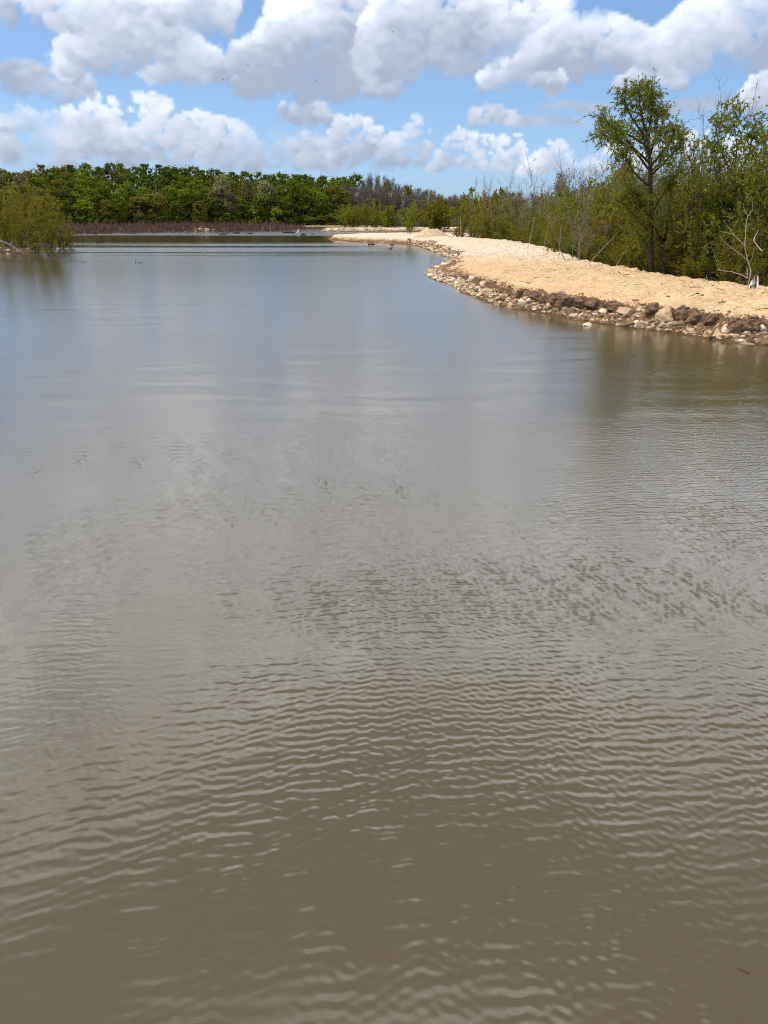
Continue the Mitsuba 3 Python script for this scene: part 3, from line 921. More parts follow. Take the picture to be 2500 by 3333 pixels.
# undergrowth: tangle of thin grey stems and dead stalks at the thicket's foot
mb = MB()
for _ in range(5200):
    s = RNG.uniform(8, _bl.length)
    a = _bl.interpolate(s)
    off = abs(RNG.normal(0, 3.5)) + 0.9
    x, y = a.x + off * 0.9 + RNG.normal(0, 0.2), a.y + off * 0.3
    if y < 19 or x > 0.62 * y + 3:
        continue
    h = RNG.uniform(0.5, 2.6)
    d = unit(np.array([RNG.normal(0, 0.45), RNG.normal(0, 0.45), 1.0]))
    p = np.array([x, y, 0.05])
    mb.tube([p, p + d * h * 0.5 + RNG.normal(0, 0.06, 3), p + d * h + RNG.normal(0, 0.15, 3)], [0.012, 0.009, 0.003], 3)
entry('undergrowth', mikit.ply(mb.mesh(), 'bark_grey'))
tag('undergrowth', 'tangle of thin grey dead stalks at the foot of the thicket', 'undergrowth', kind='stuff')


# the tall willow above the thicket: limbs surveyed from the photograph, each at its own depth
def px_tube(mb, pts, y, r0, r1, sides=5, dy=0.0, rng=RNG):
    n = len(pts)
    P = np.array([depth_at(px, py, y + dy * i / max(1, n - 1)) for i, (px, py) in enumerate(pts)])
    t = np.linspace(0, n - 1, max(3, 3 * n - 2))
    Q = np.stack([np.interp(t, np.arange(n), P[:, k]) for k in range(3)], 1)
    Q[1:-1] = Q[1:-1] * 0.6 + 0.2 * (Q[:-2] + Q[2:])
    mb.tube(Q, np.linspace(r0, r1, len(Q)), sides)
    return Q


def leafy_limbs(rng, wood, limbs, per_m, leaves, leaf, sub_len=(0.4, 1.3)):
    tips = []
    for Q, lo in limbs:
        L = np.linalg.norm(np.diff(Q, axis=0), axis=1).sum()
        for _ in range(int(per_m * L)):
            i = rng.uniform(lo, 0.99) * (len(Q) - 1); i0 = min(len(Q) - 2, int(i))
            p = Q[i0] + (Q[i0 + 1] - Q[i0]) * (i - i0)
            dd = unit(unit(Q[i0 + 1] - Q[i0]) * 0.7 + rng.normal(0, 0.75, 3) + [0, 0, 0.1])
            br = curve(rng, p, dd, rng.uniform(*sub_len), 4, -0.06, 0.16)
            wood.tube(br, np.linspace(0.012, 0.003, 5), 3)
            tips.append(br)
            for _ in range(4):
                j = rng.integers(1, 5)
                tw = curve(rng, br[j], unit(rng.normal(0, 0.8, 3) + dd * 0.6 + [0, 0, -0.1]), rng.uniform(0.2, 0.5), 3, -0.15, 0.2)
                wood.tube(tw, [0.004, 0.0035, 0.003, 0.002], 3)
                tips.append(tw)
    seg = [(b[i], b[i + 1]) for b in tips for i in range(len(b) - 1)]
    A, B = np.array([s[0] for s in seg]), np.array([s[1] for s in seg])
    ii = rng.integers(0, len(seg), leaves)
    t = rng.random((leaves, 1))
    c = A[ii] * (1 - t) + B[ii] * t
    d = unit(unit(B[ii] - A[ii]) + rng.normal(0, 0.6, (leaves, 3)) + [0, 0, -0.45])
    sc = rng.uniform(0.7, 1.3, (leaves, 1))
    side = unit(np.cross(d, rand_dirs(rng, leaves)))
    return MB().quads(c + d * leaf[0] * 0.8, d * leaf[0] * sc, side * leaf[1] * sc).mesh()


rg = np.random.default_rng(77)
YT = 36.5
trunk, limbw = MB(), MB()
px_tube(trunk, [(2122, 905), (2118, 800), (2120, 680), (2117, 600), (2116, 520)], YT, 0.115, 0.085, 8)
px_tube(trunk, [(2168, 905), (2155, 830), (2160, 790), (2180, 700), (2185, 640)], YT - 0.3, 0.10, 0.05, 7, 0.8)
LIMBS = [([(2116, 520), (2112, 450), (2085, 370), (2080, 300), (2070, 258)], 0.0, 0.08, 0.25),
         ([(2116, 530), (2060, 480), (2020, 430), (1970, 390), (1950, 378)], -1.0, 0.06, 0.35),
         ([(2117, 560), (2075, 500), (2040, 470), (1985, 445), (1945, 440)], 0.9, 0.055, 0.4),
         ([(2118, 500), (2140, 420), (2120, 330), (2105, 270)], 0.9, 0.06, 0.25),
         ([(2112, 450), (2118, 380), (2128, 320), (2118, 280)], -0.8, 0.05, 0.3),
         ([(2118, 540), (2170, 480), (2200, 430), (2180, 400)], -0.9, 0.05, 0.35),
         ([(2120, 570), (2190, 500), (2215, 470), (2212, 440)], 0.8, 0.05, 0.35),
         ([(2112, 460), (2060, 390), (2030, 330), (2040, 290)], -0.5, 0.05, 0.3),
         ([(2116, 490), (2150, 430), (2160, 390), (2150, 350)], 0.2, 0.045, 0.3),
         ([(2118, 560), (2150, 530), (2160, 470), (2145, 430)], -1.2, 0.045, 0.3),
         ([(2114, 480), (2050, 440), (2010, 420), (1990, 410)], 0.5, 0.045, 0.35),
         ([(2118, 610), (2060, 560), (2040, 510), (2020, 500)], -0.8, 0.05, 0.45),
         ([(2116, 560), (2110, 500), (2090, 440), (2065, 420)], 1.3, 0.045, 0.3),
         ([(2160, 790), (2120, 720), (2080, 660), (2050, 610)], -0.8, 0.05, 0.3),
         ([(2118, 700), (2160, 630), (2185, 590), (2205, 560)], -0.6, 0.045, 0.3),
         ([(2119, 830), (2095, 780), (2070, 750), (2060, 720)], 0.7, 0.04, 0.2),
         ([(2119, 810), (2145, 760), (2170, 730), (2180, 690)], -0.9, 0.04, 0.2),
         ([(2120, 720), (2090, 670), (2075, 630)], -1.1, 0.035, 0.2),
         ([(2118, 760), (2060, 700), (2030, 660), (2000, 650)], -1.2, 0.05, 0.25)]
lim = []
for pts, dy, r0, lo in LIMBS:
    lim.append((px_tube(limbw, pts, YT, r0, 0.012, 5, dy), lo))
lv = leafy_limbs(rg, limbw, lim, 12.0, 15000, (0.08, 0.022), (0.22, 0.65))
entry('willow_tree__trunk', mikit.ply(trunk.mesh(), 'bark_dark', smooth=40))
entry('willow_tree__branches', mikit.ply(limbw.mesh(), 'bark_dark'))
entry('willow_tree__crown', mikit.ply(lv, 'leaf_fresh'))
tag('willow_tree', 'tall green willow tree towering over the thicket behind the bank', 'willow tree')

# tall sparse willow at the right edge with bare tips against the sky
rg = np.random.default_rng(78)
trunk, limbw, lim = MB(), MB(), []
px_tube(trunk, [(2400, 940), (2395, 800), (2385, 650), (2390, 560)], 33.5, 0.10, 0.05, 7)
for pts, dy, r0, lo in [([(2390, 560), (2400, 480), (2390, 400), (2385, 330)], 0.2, 0.035, 0.15), ([(2390, 580), (2350, 500), (2330, 430), (2340, 400)], -0.7, 0.035, 0.3), ([(2388, 600), (2440, 500), (2450, 440), (2470, 380)], 0.8, 0.035, 0.3),
                        ([(2390, 640), (2330, 570), (2320, 500), (2325, 450)], 0.7, 0.03, 0.3), ([(2390, 620), (2440, 560), (2480, 500), (2490, 460)], -0.6, 0.03, 0.3), ([(2390, 700), (2340, 640), (2325, 590)], -0.5, 0.03, 0.2), ([(2390, 720), (2440, 650), (2470, 600)], 0.5, 0.03, 0.2)]:
    lim.append((px_tube(limbw, pts, 33.5, r0, 0.008, 5, dy), lo))
lv = leafy_limbs(rg, limbw, lim, 6.5, 4200, (0.08, 0.024), (0.3, 0.8))
entry('willow_tree_001__trunk', mikit.ply(trunk.mesh(), 'bark_dark', smooth=40))
entry('willow_tree_001__branches', mikit.ply(limbw.mesh(), 'bark_brown'))
entry('willow_tree_001__crown', mikit.ply(lv, 'leaf_willow'))
tag('willow_tree_001', 'sparse willow with bare upper twigs at the right edge of the thicket', 'willow tree')


# bare saplings that stick out of the thicket, one by one
def standing(px, py, z=0.3):
    g = ground_at(px, py, z)
    return g


for (px, top, y, k, bm, lab) in [(1893, 455, 47.0, 0, 'bark_grey', 'tall forked leafless sapling rising left of the big willow'),
                                 (1925, 520, 46.0, 3, 'bark_grey', 'shorter leafless sapling close left of the big willow'),
                                 (2260, 430, 40.0, 1, 'bark_brown', 'dense brown leafless sapling between the big willow and the right edge'),
                                 (2300, 470, 38.0, 0, 'bark_brown', 'leafless sapling right of the dense brown one'),
                                 (2400, 275, 36.0, 3, 'bark_brown', 'tallest leafless sapling standing out against the sky at the right'),
                                 (2480, 310, 35.0, 1, 'bark_brown', 'tall leafless sapling at the right edge of the picture'),
                                 (1580, 545, 80.0, 0, 'bark_grey', 'tall thin leafless sapling over the far part of the thicket'),
                                 (1640, 558, 74.0, 3, 'bark_grey', 'leafless sapling over the middle of the far thicket'),
                                 (1690, 550, 68.0, 1, 'bark_grey', 'leafless sapling at the near end of the far thicket'),
                                 (1540, 575, 88.0, 2, 'bark_grey', 'slim leafless sapling left of the tall one in the far thicket'),
                                 (1770, 560, 58.0, 0, 'bark_grey', 'pale leafless sapling over the dip in the thicket'),
                                 (1820, 555, 54.0, 3, 'bark_grey', 'leafless sapling right of the dip in the thicket')]:
    if px < 1850:   # these stand in the thicket: far enough along the line of sight to be past the back edge of the bank
        for yy in np.arange(45.0, 125.0, 0.5):
            q = depth_at(px, top, yy)
            if q[0] > np.interp(yy, [b[1] for b in BACK], [b[0] for b in BACK]) + 2.6:
                y = yy
                break
    p = depth_at(px, top, y)
    add_bare(p[0], p[1], 0.1, k, bm, 1.0, (p[2] - 0.1) / 6.1, RNG.uniform(0, 360), lab)

# leaning and upright pale poles at the back edge of the bank
for pts, y, r, lab in [([(1913, 862), (1960, 812), (2010, 757)], 41.5, 0.022, 'long pale dead pole leaning to the right over the back edge of the bank'),
                       ([(1996, 880), (2022, 838), (2046, 800)], 38.5, 0.016, 'short pale dead pole leaning right beside the long leaning pole'),
                       ([(1718, 812), (1727, 770), (1738, 715)], 66.0, 0.03, 'leftmost of three thin upright poles behind the bank'),
                       ([(1768, 824), (1776, 770), (1792, 690)], 57.5, 0.022, 'middle of three thin upright poles behind the bank'),
                       ([(1818, 842), (1823, 790), (1827, 728)], 48.5, 0.022, 'pale upright pole beside the bright green bush'),
                       ([(1500, 785), (1501, 745), (1499, 715)], 100.0, 0.06, 'grey broken trunk standing at the far end of the thicket'),
                       ([(1371, 742), (1373, 730), (1377, 708)], 215.0, 0.09, 'pale thin snag standing behind the far sand spit'),
                       ([(2305, 935), (2303, 915), (2300, 895)], 28.5, 0.02, 'short pale stick standing at the back edge of the sand near the right')]:
    mb = MB()
    px_tube(mb, pts, y, r * 0.75, r * 0.35, 6)
    key = numbered('dead_pole')
    entry(key, mikit.ply(mb.mesh(), 'bark_bleached'))
    tag(key, lab, 'dead pole')

# dead pale tree and stump at the right
OX, OY, SC = 2200, 600, 5.53
Z4 = lambda pts: [(OX + a / SC, OY + b / SC) for a, b in pts]
mb = MB()
for pts, r0, r1, dy in [([(1290, 1880), (1345, 1610), (1345, 1530), (1310, 1420), (1290, 1340), (1240, 1150), (1250, 950), (1270, 680)], 0.026, 0.012, 0.3),
                        ([(1310, 1400), (1200, 1280), (980, 1130), (850, 1020), (800, 920)], 0.016, 0.006, -0.4), ([(1232, 1095), (1050, 910), (950, 780), (860, 650)], 0.014, 0.005, 0.3),
                        ([(1050, 910), (900, 860), (790, 855)], 0.009, 0.004, 0.2), ([(1270, 680), (1295, 570), (1390, 460), (1370, 270)], 0.011, 0.004, 0.2), ([(1295, 570), (1230, 450), (1210, 330)], 0.009, 0.004, 0.1),
                        ([(1315, 1420), (1370, 1340), (1410, 1130)], 0.012, 0.005, -0.2), ([(1275, 750), (1390, 680)], 0.007, 0.003, 0.2), ([(1285, 1700), (1285, 1500)], 0.02, 0.016, 0.0)]:
    px_tube(mb, Z4(pts), 26.6, r0 * 0.75, r1 * 0.8, 5, dy)
entry('dead_tree', mikit.ply(mb.mesh(), 'bark_bleached'))
tag('dead_tree', 'slender bleached dead tree with forked branches behind the stump', 'dead tree')
mb = MB()
px_tube(mb, Z4([(1555, 1200), (1470, 1110), (1400, 1010), (1430, 920), (1490, 830)]), 26.4, 0.016, 0.006, 5, 0.2)
entry('dead_branch', mikit.ply(mb.mesh(), 'bark_pale'))
tag('dead_branch', 'short white bent dead branch right of the bleached tree', 'dead branch')
mb = MB()
px_tube(mb, Z4([(1285, 1690), (1200, 1630), (1090, 1600), (990, 1565), (860, 1560), (760, 1530)]), 26.3, 0.014, 0.005, 5, -0.3)
entry('dead_branch_001', mikit.ply(mb.mesh(), 'bark_pale'))
tag('dead_branch_001', 'white dead branch reaching left from the stump low over the sand edge', 'dead branch')


def stump(rng):
    mb = MB()
    n = 26
    ang = np.arange(n) * 2 * math.pi / n
    rows = []
    topz = 0.46 + 0.2 * np.sin(ang * 1 + 0.6) + rng.normal(0, 0.06, n)
    topz = np.clip(topz, 0.16, 0.66)
    for f, rr in [(0, 0.21), (0.15, 0.175), (0.4, 0.135), (0.7, 0.115), (1.0, 0.085)]:
        rad = rr * (1 + 0.28 * np.sin(ang * 5 + 0.5) * (1 - 0.4 * f) + rng.normal(0, 0.05, n))
        rows.append(np.stack([np.cos(ang) * rad + 0.10 * f, np.sin(ang) * rad, topz * f], 1))
    rows.append(np.stack([np.cos(ang) * 0.04 + 0.1, np.sin(ang) * 0.04, topz * 0.35], 1))
    m = len(rows)
    i, j = np.meshgrid(np.arange(m - 1), np.arange(n), indexing='ij'); i, j = i.ravel(), j.ravel(); k = (j + 1) % n
    q = np.stack([i * n + j, i * n + k, (i + 1) * n + k, (i + 1) * n + j], 1)
    mb.add(np.vstack(rows), np.vstack([q[:, [0, 1, 2]], q[:, [0, 2, 3]]]))
    return mb


scene['stump_wood'] = {'type': 'twosided', 'bsdf': {'type': 'diffuse', 'reflectance': proc(lambda p, n, uv: mix((0.10, 0.085, 0.075), (0.74, 0.70, 0.64), smoothstep(0.36, 0.56, fbm(p.x * 16, p.y * 16, p.z * 2.5, 2))))}}
g = ground_at(2447, 945, 0.75)
entry('stump', mikit.ply(stump(np.random.default_rng(4)).mesh(), 'stump_wood', smooth=35), place(g[0], g[1], g[2] - 0.15, 20, 1.0))
tag('stump', 'splintered bleached tree stump at the back edge of the sand near the right', 'tree stump')

# bright low bush by the poles, yellow shrub above it
g = ground_at(1872, 845, 0.5)
rg = np.random.default_rng(12)
W, L_ = willow(301, stems=16, H=2.1, spread=0.5, subs=9, twigs=3, leaves=5200, leaf=(0.07, 0.016), low=0.05)
entry('green_bush__stems', mikit.ply(W, 'bark_brown'), place(g[0] + 0.2, g[1] + 1.0, 0.15, 0, 0.85))
entry('green_bush__leaves', mikit.ply(L_, 'leaf_bright'), place(g[0] + 0.2, g[1] + 1.0, 0.15, 0, 0.85))
tag('green_bush', 'low dense bright green bush beside the upright pole behind the bank', 'bush')
add_willow(g[0] - 0.3, g[1] + 4.5, 0.1, 'mid', 1, LEAFS[2], 'bark_brown', 0.5, 0.75, 50, 'small yellow leaved willow shrub above the bright green bush', None)
p = ground_at(1768, 824, 0.3)
add_willow(p[0] + 0.4, p[1] + 1.5, 0.1, 'mid', 0, LEAFS[3], 'bark_brown', 0.45, 0.36, 10, 'small fresh green shrub at the foot of the middle pole', None)
def zone_scrub(x, y):
    c = column(x, y)
    for lim_, t in ((1200, 'at its left end'), (1255, 'left of the bush on the spit'), (1310, 'just left of the bush on the spit'), (1360, 'behind the bush on the spit'), (1420, 'behind the soil heap'), (1480, 'right of the soil heap')):
        if c < lim_:
            return t
    return 'behind the far thicket'


# the bush on the spit and the willows round it
add_willow(4.2, 134, 0.5, 'far', 0, LEAFS[0], 'bark_dark', 0.75, 0.85, 30, 'dark stemmed willow bush growing on the sand spit', None)
add_willow(9.8, 106, 0.3, 'mid', 2, LEAFS[1], 'bark_dark', 1.0, 1.0, 200, 'olive willow bush at the corner where the bank meets the spit', None)
for i in range(64):
    y = RNG.uniform(108, 215) if i % 3 else RNG.uniform(210, 300)
    x0 = np.interp(y, [100, 150, 200, 230, 300], [12, 16, 8, -10, -16])
    x = x0 + RNG.uniform(0, 1) ** 1.3 * (14 if y > 200 else 20)
    ol = RNG.random() < 0.45
    add_willow(x, y, max(0.1, land_z(x, y)), 'far', int(RNG.integers(3)), LEAFS[1] if ol else LEAFS[0], 'bark_dark', RNG.uniform(0.9, 1.3), RNG.uniform(0.8, 1.25), RNG.uniform(0, 360),
               f'{"olive" if ol else "green"} willow in the {"further" if y > 215 else "nearer"} scrub {zone_scrub(x, y)}', 'willows beyond the spits')


# heap of dug soil on the spit
def heap(rng, w, d, h, res=0.12):
    xs = np.arange(-w, w + res, res); ys = np.arange(-d, d + res, res)
    X, Y = np.meshgrid(xs, ys)
    r = np.sqrt((X / w) ** 2 + (Y / d) ** 2)
    Z = h * np.clip(1.15 - r ** 1.6, 0, 0.92) + 0.35 * nz(X.ravel(), Y.ravel(), 1.3, 81).reshape(X.shape) * (r < 1) + 0.2 * nz(X.ravel(), Y.ravel(), 4, 82).reshape(X.shape) * (r < 1)
    Z = np.where(r > 1.02, -0.1, Z)
    ny, nx = X.shape
    i = (np.arange(ny - 1)[:, None] * nx + np.arange(nx - 1)[None, :]).ravel()
    q = np.stack([i, i + 1, i + nx + 1, i + nx], 1)
    return np.stack([X.ravel(), Y.ravel(), Z.ravel()], 1), np.vstack([q[:, [0, 1, 2]], q[:, [0, 2, 3]]])


diffuse('heap_soil', lambda p, n, uv: mix((0.34, 0.25, 0.16), (0.60, 0.49, 0.35), fbm(p.x * 3, p.y * 3, p.z * 3, 3)))
entry('soil_heap', mikit.ply(heap(RNG, 2.4, 1.8, 1.3), 'heap_soil', smooth=True), place(6.6, 113.5, 0.45, 0))
tag('soil_heap', 'heap of lumpy light brown soil behind the bush on the spit', 'soil heap')

# ------------------------------------------------------------------ left willow clump, driftwood, islet
for (px, py, kind, k, lm, s, sz, lab) in [
        (165, 834, 'mid', 0, LEAFS[1], 0.72, 0.80, 'olive willow shrub with bare stems standing in the water at the left'),
        (120, 826, 'mid', 1, LEAFS[1], 0.72, 0.80, 'dark olive willow shrub left of the one standing in the water'),
        (205, 815, 'mid', 2, LEAFS[1], 0.75, 0.78, 'olive willow shrub at the right end of the left clump'),
        (228, 806, 'mid', 0, LEAFS[1], 0.45, 0.5, 'small leaning willow shrub at the outer right of the left clump'),
        (75, 818, 'mid', 2, LEAFS[1], 0.85, 0.86, 'olive willow shrub in the middle of the left clump'),
        (30, 812, 'mid', 0, LEAFS[1], 0.85, 0.9, 'olive willow shrub above the driftwood at the left edge'),
        (20, 800, 'mid', 1, LEAFS[2], 1.1, 1.32, 'sunlit yellow green willow at the left edge of the picture'),
        (55, 797, 'mid', 2, LEAFS[2], 0.9, 1.15, 'yellow green willow right of the sunlit one at the left edge'),
        (110, 797, 'mid', 0, LEAFS[1], 1.0, 1.2, 'olive willow behind the middle of the left clump'),
        (155, 797, 'mid', 1, LEAFS[1], 1.0, 1.05, 'olive willow behind the right part of the left clump'),
        (-40, 810, 'mid', 1, LEAFS[1], 1.0, 1.0, 'olive willow cut by the left edge of the picture')]:
    g = ground_at(px, py, 0.0)
    add_willow(g[0], g[1], -0.05, kind, k, lm, 'bark_dark', s, sz * 1.14, RNG.uniform(0, 360), lab, 'willows of the left clump')
mb = MB()
px_tube(mb, [(-20, 778), (30, 796), (62, 815), (78, 826)], 70.5, 0.11, 0.07, 7)
px_tube(mb, [(30, 796), (42, 786)], 70.5, 0.04, 0.02, 5)
entry('driftwood_log', mikit.ply(mb.mesh(), 'bark_grey', smooth=40))
tag('driftwood_log', 'long grey driftwood log sloping into the water at the left edge', 'driftwood log')
mb = MB()
px_tube(mb, [(-10, 818), (30, 822), (70, 826)], 70.0, 0.05, 0.03, 6)
entry('driftwood_log_001', mikit.ply(mb.mesh(), 'bark_dark'))
tag('driftwood_log_001', 'thin dark branch lying on the mud below the driftwood log', 'driftwood log')
g = ground_at(20, 822, 0)


def islet_h(x, y):
    d = 1 - np.sqrt(((x + 38) / 7.5) ** 2 + ((y - 75.5) / 4.0) ** 2)
    return -0.3 + 0.75 * smooth01(-0.15, 0.5, d) + 0.25 * nz(x, y, 1.1, 91) * smooth01(0, 0.3, d)


entry('mud_islet', mikit.ply(grid_mesh(-47, -29, 70.5, 81, 0.2, islet_h, -0.1), 'earth', smooth=True))
tag('mud_islet', 'low muddy islet with pale rubble under the left willows', 'mud islet', kind='structure')
for i in range(26):
    x, y = RNG.uniform(-42, -33), RNG.uniform(72.2, 76)
    z = float(islet_h(np.array([x]), np.array([y]))[0])
    entry('mud_islet__stone' + (f'_{i:03d}' if i else ''), STONE_PLY[i % 14, 'stone_cream' if i % 3 else 'stone_tan'], place(x, y, max(z, 0) + 0.03, RNG.uniform(0, 360), RNG.uniform(0.12, 0.34)))

# snags and sticks in the water
SNAGS = [([[(327, 795), (334, 782), (338, 770)]], 106, 0.06, 'slanting dark stick rising from the water left of the centre of the far water'),
         ([[(317, 795), (316, 788), (312, 784)], [(316, 788), (313, 783)]], 106, 0.09, 'short crooked dark snag left of the slanting stick'),
         ([[(381, 792), (376, 788), (372, 784)]], 106, 0.04, 'thin bent twig standing out of the water right of the slanting stick'),
         ([[(429, 794), (433, 791), (434, 789)]], 106, 0.06, 'small dark stick end just above the water'),
         ([[(443, 857), (450, 855), (458, 852), (466, 856)], [(440, 858), (441, 848), (444, 843)]], 58.5, 0.022, 'forked branch lying in the open water left of the middle'),
         ([[(262, 857), (266, 854), (270, 852)], [(270, 852), (278, 857), (281, 850)]], 58.9, 0.018, 'thin forked twig in the water right of the left clump'),
         ([[(83, 850), (88, 854), (91, 860)]], 57, 0.02, 'short dark twig floating below the left clump'),
         ([[(268, 805), (268, 790), (267, 778)], [(258, 805), (259, 797)]], 92, 0.03, 'pair of thin upright stalks in the water beside the left clump'),
         ([[(708, 770), (722, 765), (740, 758), (745, 756)], [(712, 768), (728, 757)], [(725, 764), (712, 760)], [(700, 768), (684, 770)]], 165, 0.16, 'dark fallen branch with many twigs in the far water'),
         ([[(683, 770), (690, 765), (696, 763)]], 165, 0.07, 'thin twig left of the fallen branch in the far water'),
         ([[(1013, 766), (1017, 762), (1028, 762)], [(1017, 762), (1014, 758)]], 160, 0.06, 'thin forked twig in the far water near the sand spit'),
         ([[(650, 770), (652, 760)], [(648, 770), (647, 764)]], 160, 0.05, 'thin pair of stalks in the far water left of the fallen branch')]
for polys, y, r, lab in SNAGS:
    mb = MB()
    for q in polys:
        px_tube(mb, q, y, r, r * 0.45, 5)
    key = numbered('snag')
    entry(key, mikit.ply(mb.mesh(), 'bark_dark'))
    tag(key, lab, 'snag')
for (px, py, y, w_, h_, m, lab) in [(770, 759, 185, 1.0, 0.35, 'bark_dark', 'dark low log with an upright stub in the far water'), (813, 760, 182, 0.7, 0.2, 'bark_dark', 'small dark log in the middle of the far water'),
                                    (939, 757.5, 187, 1.5, 0.4, 'bark_dark', 'longer dark log in the far water left of the leaning post'), (925, 757.5, 187, 0.4, 0.4, 'bark_dark', 'round dark log end beside the longer log'), (987, 765, 160, 0.7, 0.45, 'bark_dark', 'dark humped root in the far water right of the leaning post')]:
    g = ground_at(px, py + 1, 0)
    v, f = rough_rock(np.random.default_rng(int(px)), 2, 0.5, 1.0)
    mb = MB().add(v * [w_, 0.3, h_], f)
    if px == 770:
        mb.tube([[0.45, 0, 0.1], [0.35, 0, 0.7], [0.3, 0, 1.1]], [0.14, 0.1, 0.04], 5)
    key = numbered('floating_log')
    entry(key, mikit.ply(mb.mesh(), m), place(g[0], g[1], 0.02))
    tag(key, lab, 'log')
mb = MB()
px_tube(mb, [(967, 759), (970, 753), (973, 746)], 187, 0.22, 0.16, 6)
entry('leaning_post', mikit.ply(mb.mesh(), 'bark_pale'))
tag('leaning_post', 'short pale leaning post standing in the far water', 'post')
# small floating twig in the foreground
g = ground_at(2411, 3157, 0)
mb = MB().tube([[-0.02, 0.012, 0.004], [0, 0, 0.006], [0.022, -0.012, 0.004]], [0.0015, 0.002, 0.003], 5).tube([[0.022, -0.012, 0.004], [0.027, -0.016, 0.007]], [0.003, 0.0035], 5)
entry('floating_twig', mikit.ply(mb.mesh(), 'bark_brown'), place(g[0], g[1], 0.0))
tag('floating_twig', 'tiny brown twig floating on the muddy water in the foreground', 'twig')

# pale mounds by the reeds
for i, (px, py, w_, h_, lab) in enumerate([(668, 755, 3.6, 1.0, 'larger pale mound at the edge of the reeds'), (632, 755, 2.4, 0.6, 'smaller pale mound left of the larger one by the reeds')]):
    g = ground_at(px, py, 0)
    v, f = rough_rock(np.random.default_rng(60 + i), 3, 0.8, 1.0)
    key = numbered('mound')
    entry(key, mikit.ply((v * [w_, 1.5, h_], f), 'stone_tan', smooth=50), place(g[0], g[1] - 0.5, 0.0))
    tag(key, lab, 'mound')

# reeds: one mass of dead red-brown stalks
mb = MB()
n = 15000
xs, ys = [], []
minx, miny, maxx, maxy = REED_POLY.bounds
while len(xs) < n:
    c = np.stack([RNG.uniform(minx, maxx, 4000), miny + (maxy - miny) * RNG.random(4000) ** 1.6], 1)
    ok = shapely.contains_xy(REED_POLY, c[:, 0], c[:, 1]) & (c[:, 0] > -0.6 * c[:, 1])
    xs += c[ok, 0].tolist(); ys += c[ok, 1].tolist()
xs, ys = np.array(xs[:n]), np.array(ys[:n])
hh = RNG.uniform(0.5, 1.15, n) * smooth01(148, 200, ys) + RNG.uniform(0.25, 0.5, n)
hh *= np.exp(RNG.normal(0, 0.28, n))
hh *= 0.35 + 1.0 * (nz(xs, ys, 0.06, 95) + 0.5) + 0.5 * (nz(xs, ys, 0.35, 96) + 0.5)
c = np.stack([xs, ys, hh * 0.5 - 0.1], 1)
u = np.stack([RNG.normal(0, 0.18, n) * hh, RNG.normal(0, 0.18, n) * hh, hh * 0.5], 1)
w = unit(np.stack([RNG.normal(1, 0.5, n), RNG.normal(0, 0.6, n), np.zeros(n)], 1)) * RNG.uniform(0.05, 0.17, (n, 1))
entry('reeds', mikit.ply(MB().quads(c, u, w).mesh(), 'reed'))
tag('reeds', 'low belt of dead red-brown reeds along the far shore at the left', 'reeds', kind='stuff')


# ------------------------------------------------------------------ the wooded rise
def broadleaf(seed, H=14.0, W=3.6, n=850, low=0.05, leaf=0.33, lobes=52):
    rng = np.random.default_rng(seed)
    wood = MB().tube(curve(rng, [0, 0, -0.5], [0, 0, 1], H * 0.86, 7, 0.05, 0.05), np.linspace(0.24, 0.05, 8), 5)
    cs, rs = [], []
    for _ in range(lobes):
        t = low + (0.92 - low) * rng.random() ** 0.8
        rad = W * min(1.0, ((1.05 - t) / 0.30)) ** 0.6 * min(1.0, 0.8 + t)
        a = rng.uniform(0, 2 * math.pi)
        rr = rad * rng.uniform(0.35, 0.9)
        c = np.array([math.cos(a) * rr, math.sin(a) * rr, t * H])
        cs.append(c); rs.append(rng.uniform(0.45, 1.15) * W / 3.6 * (1.2 - 0.45 * t))
        base = np.array([0, 0, c[2] - rr * 0.8 - 0.3])
        wood.tube([base, (base + c) / 2 + [0, 0, -0.15], c], [0.09, 0.06, 0.025], 3)
    cs, rs = np.array(cs), np.array(rs)
    ii = rng.integers(0, lobes, n)
    d = rand_dirs(rng, n)
    c = cs[ii] + d * rs[ii][:, None] * np.array([1.15, 1.15, 1.0]) * np.abs(rng.normal(0, 0.85, (n, 1)))
    c[:, 2] = np.maximum(c[:, 2], 0.2)
    u = rand_dirs(rng, n) * [1, 1, 0.5]; u = unit(u)
    s = leaf * rng.uniform(0.6, 1.35, (n, 1))
    nrm = unit(d + rng.normal(0, 0.8, (n, 3)) + [0, 0, 0.25])
    wv = unit(np.cross(nrm, u))
    u = unit(np.cross(wv, nrm))
    return wood.mesh(), MB().quads(c, u * s, wv * s * 0.75).mesh()


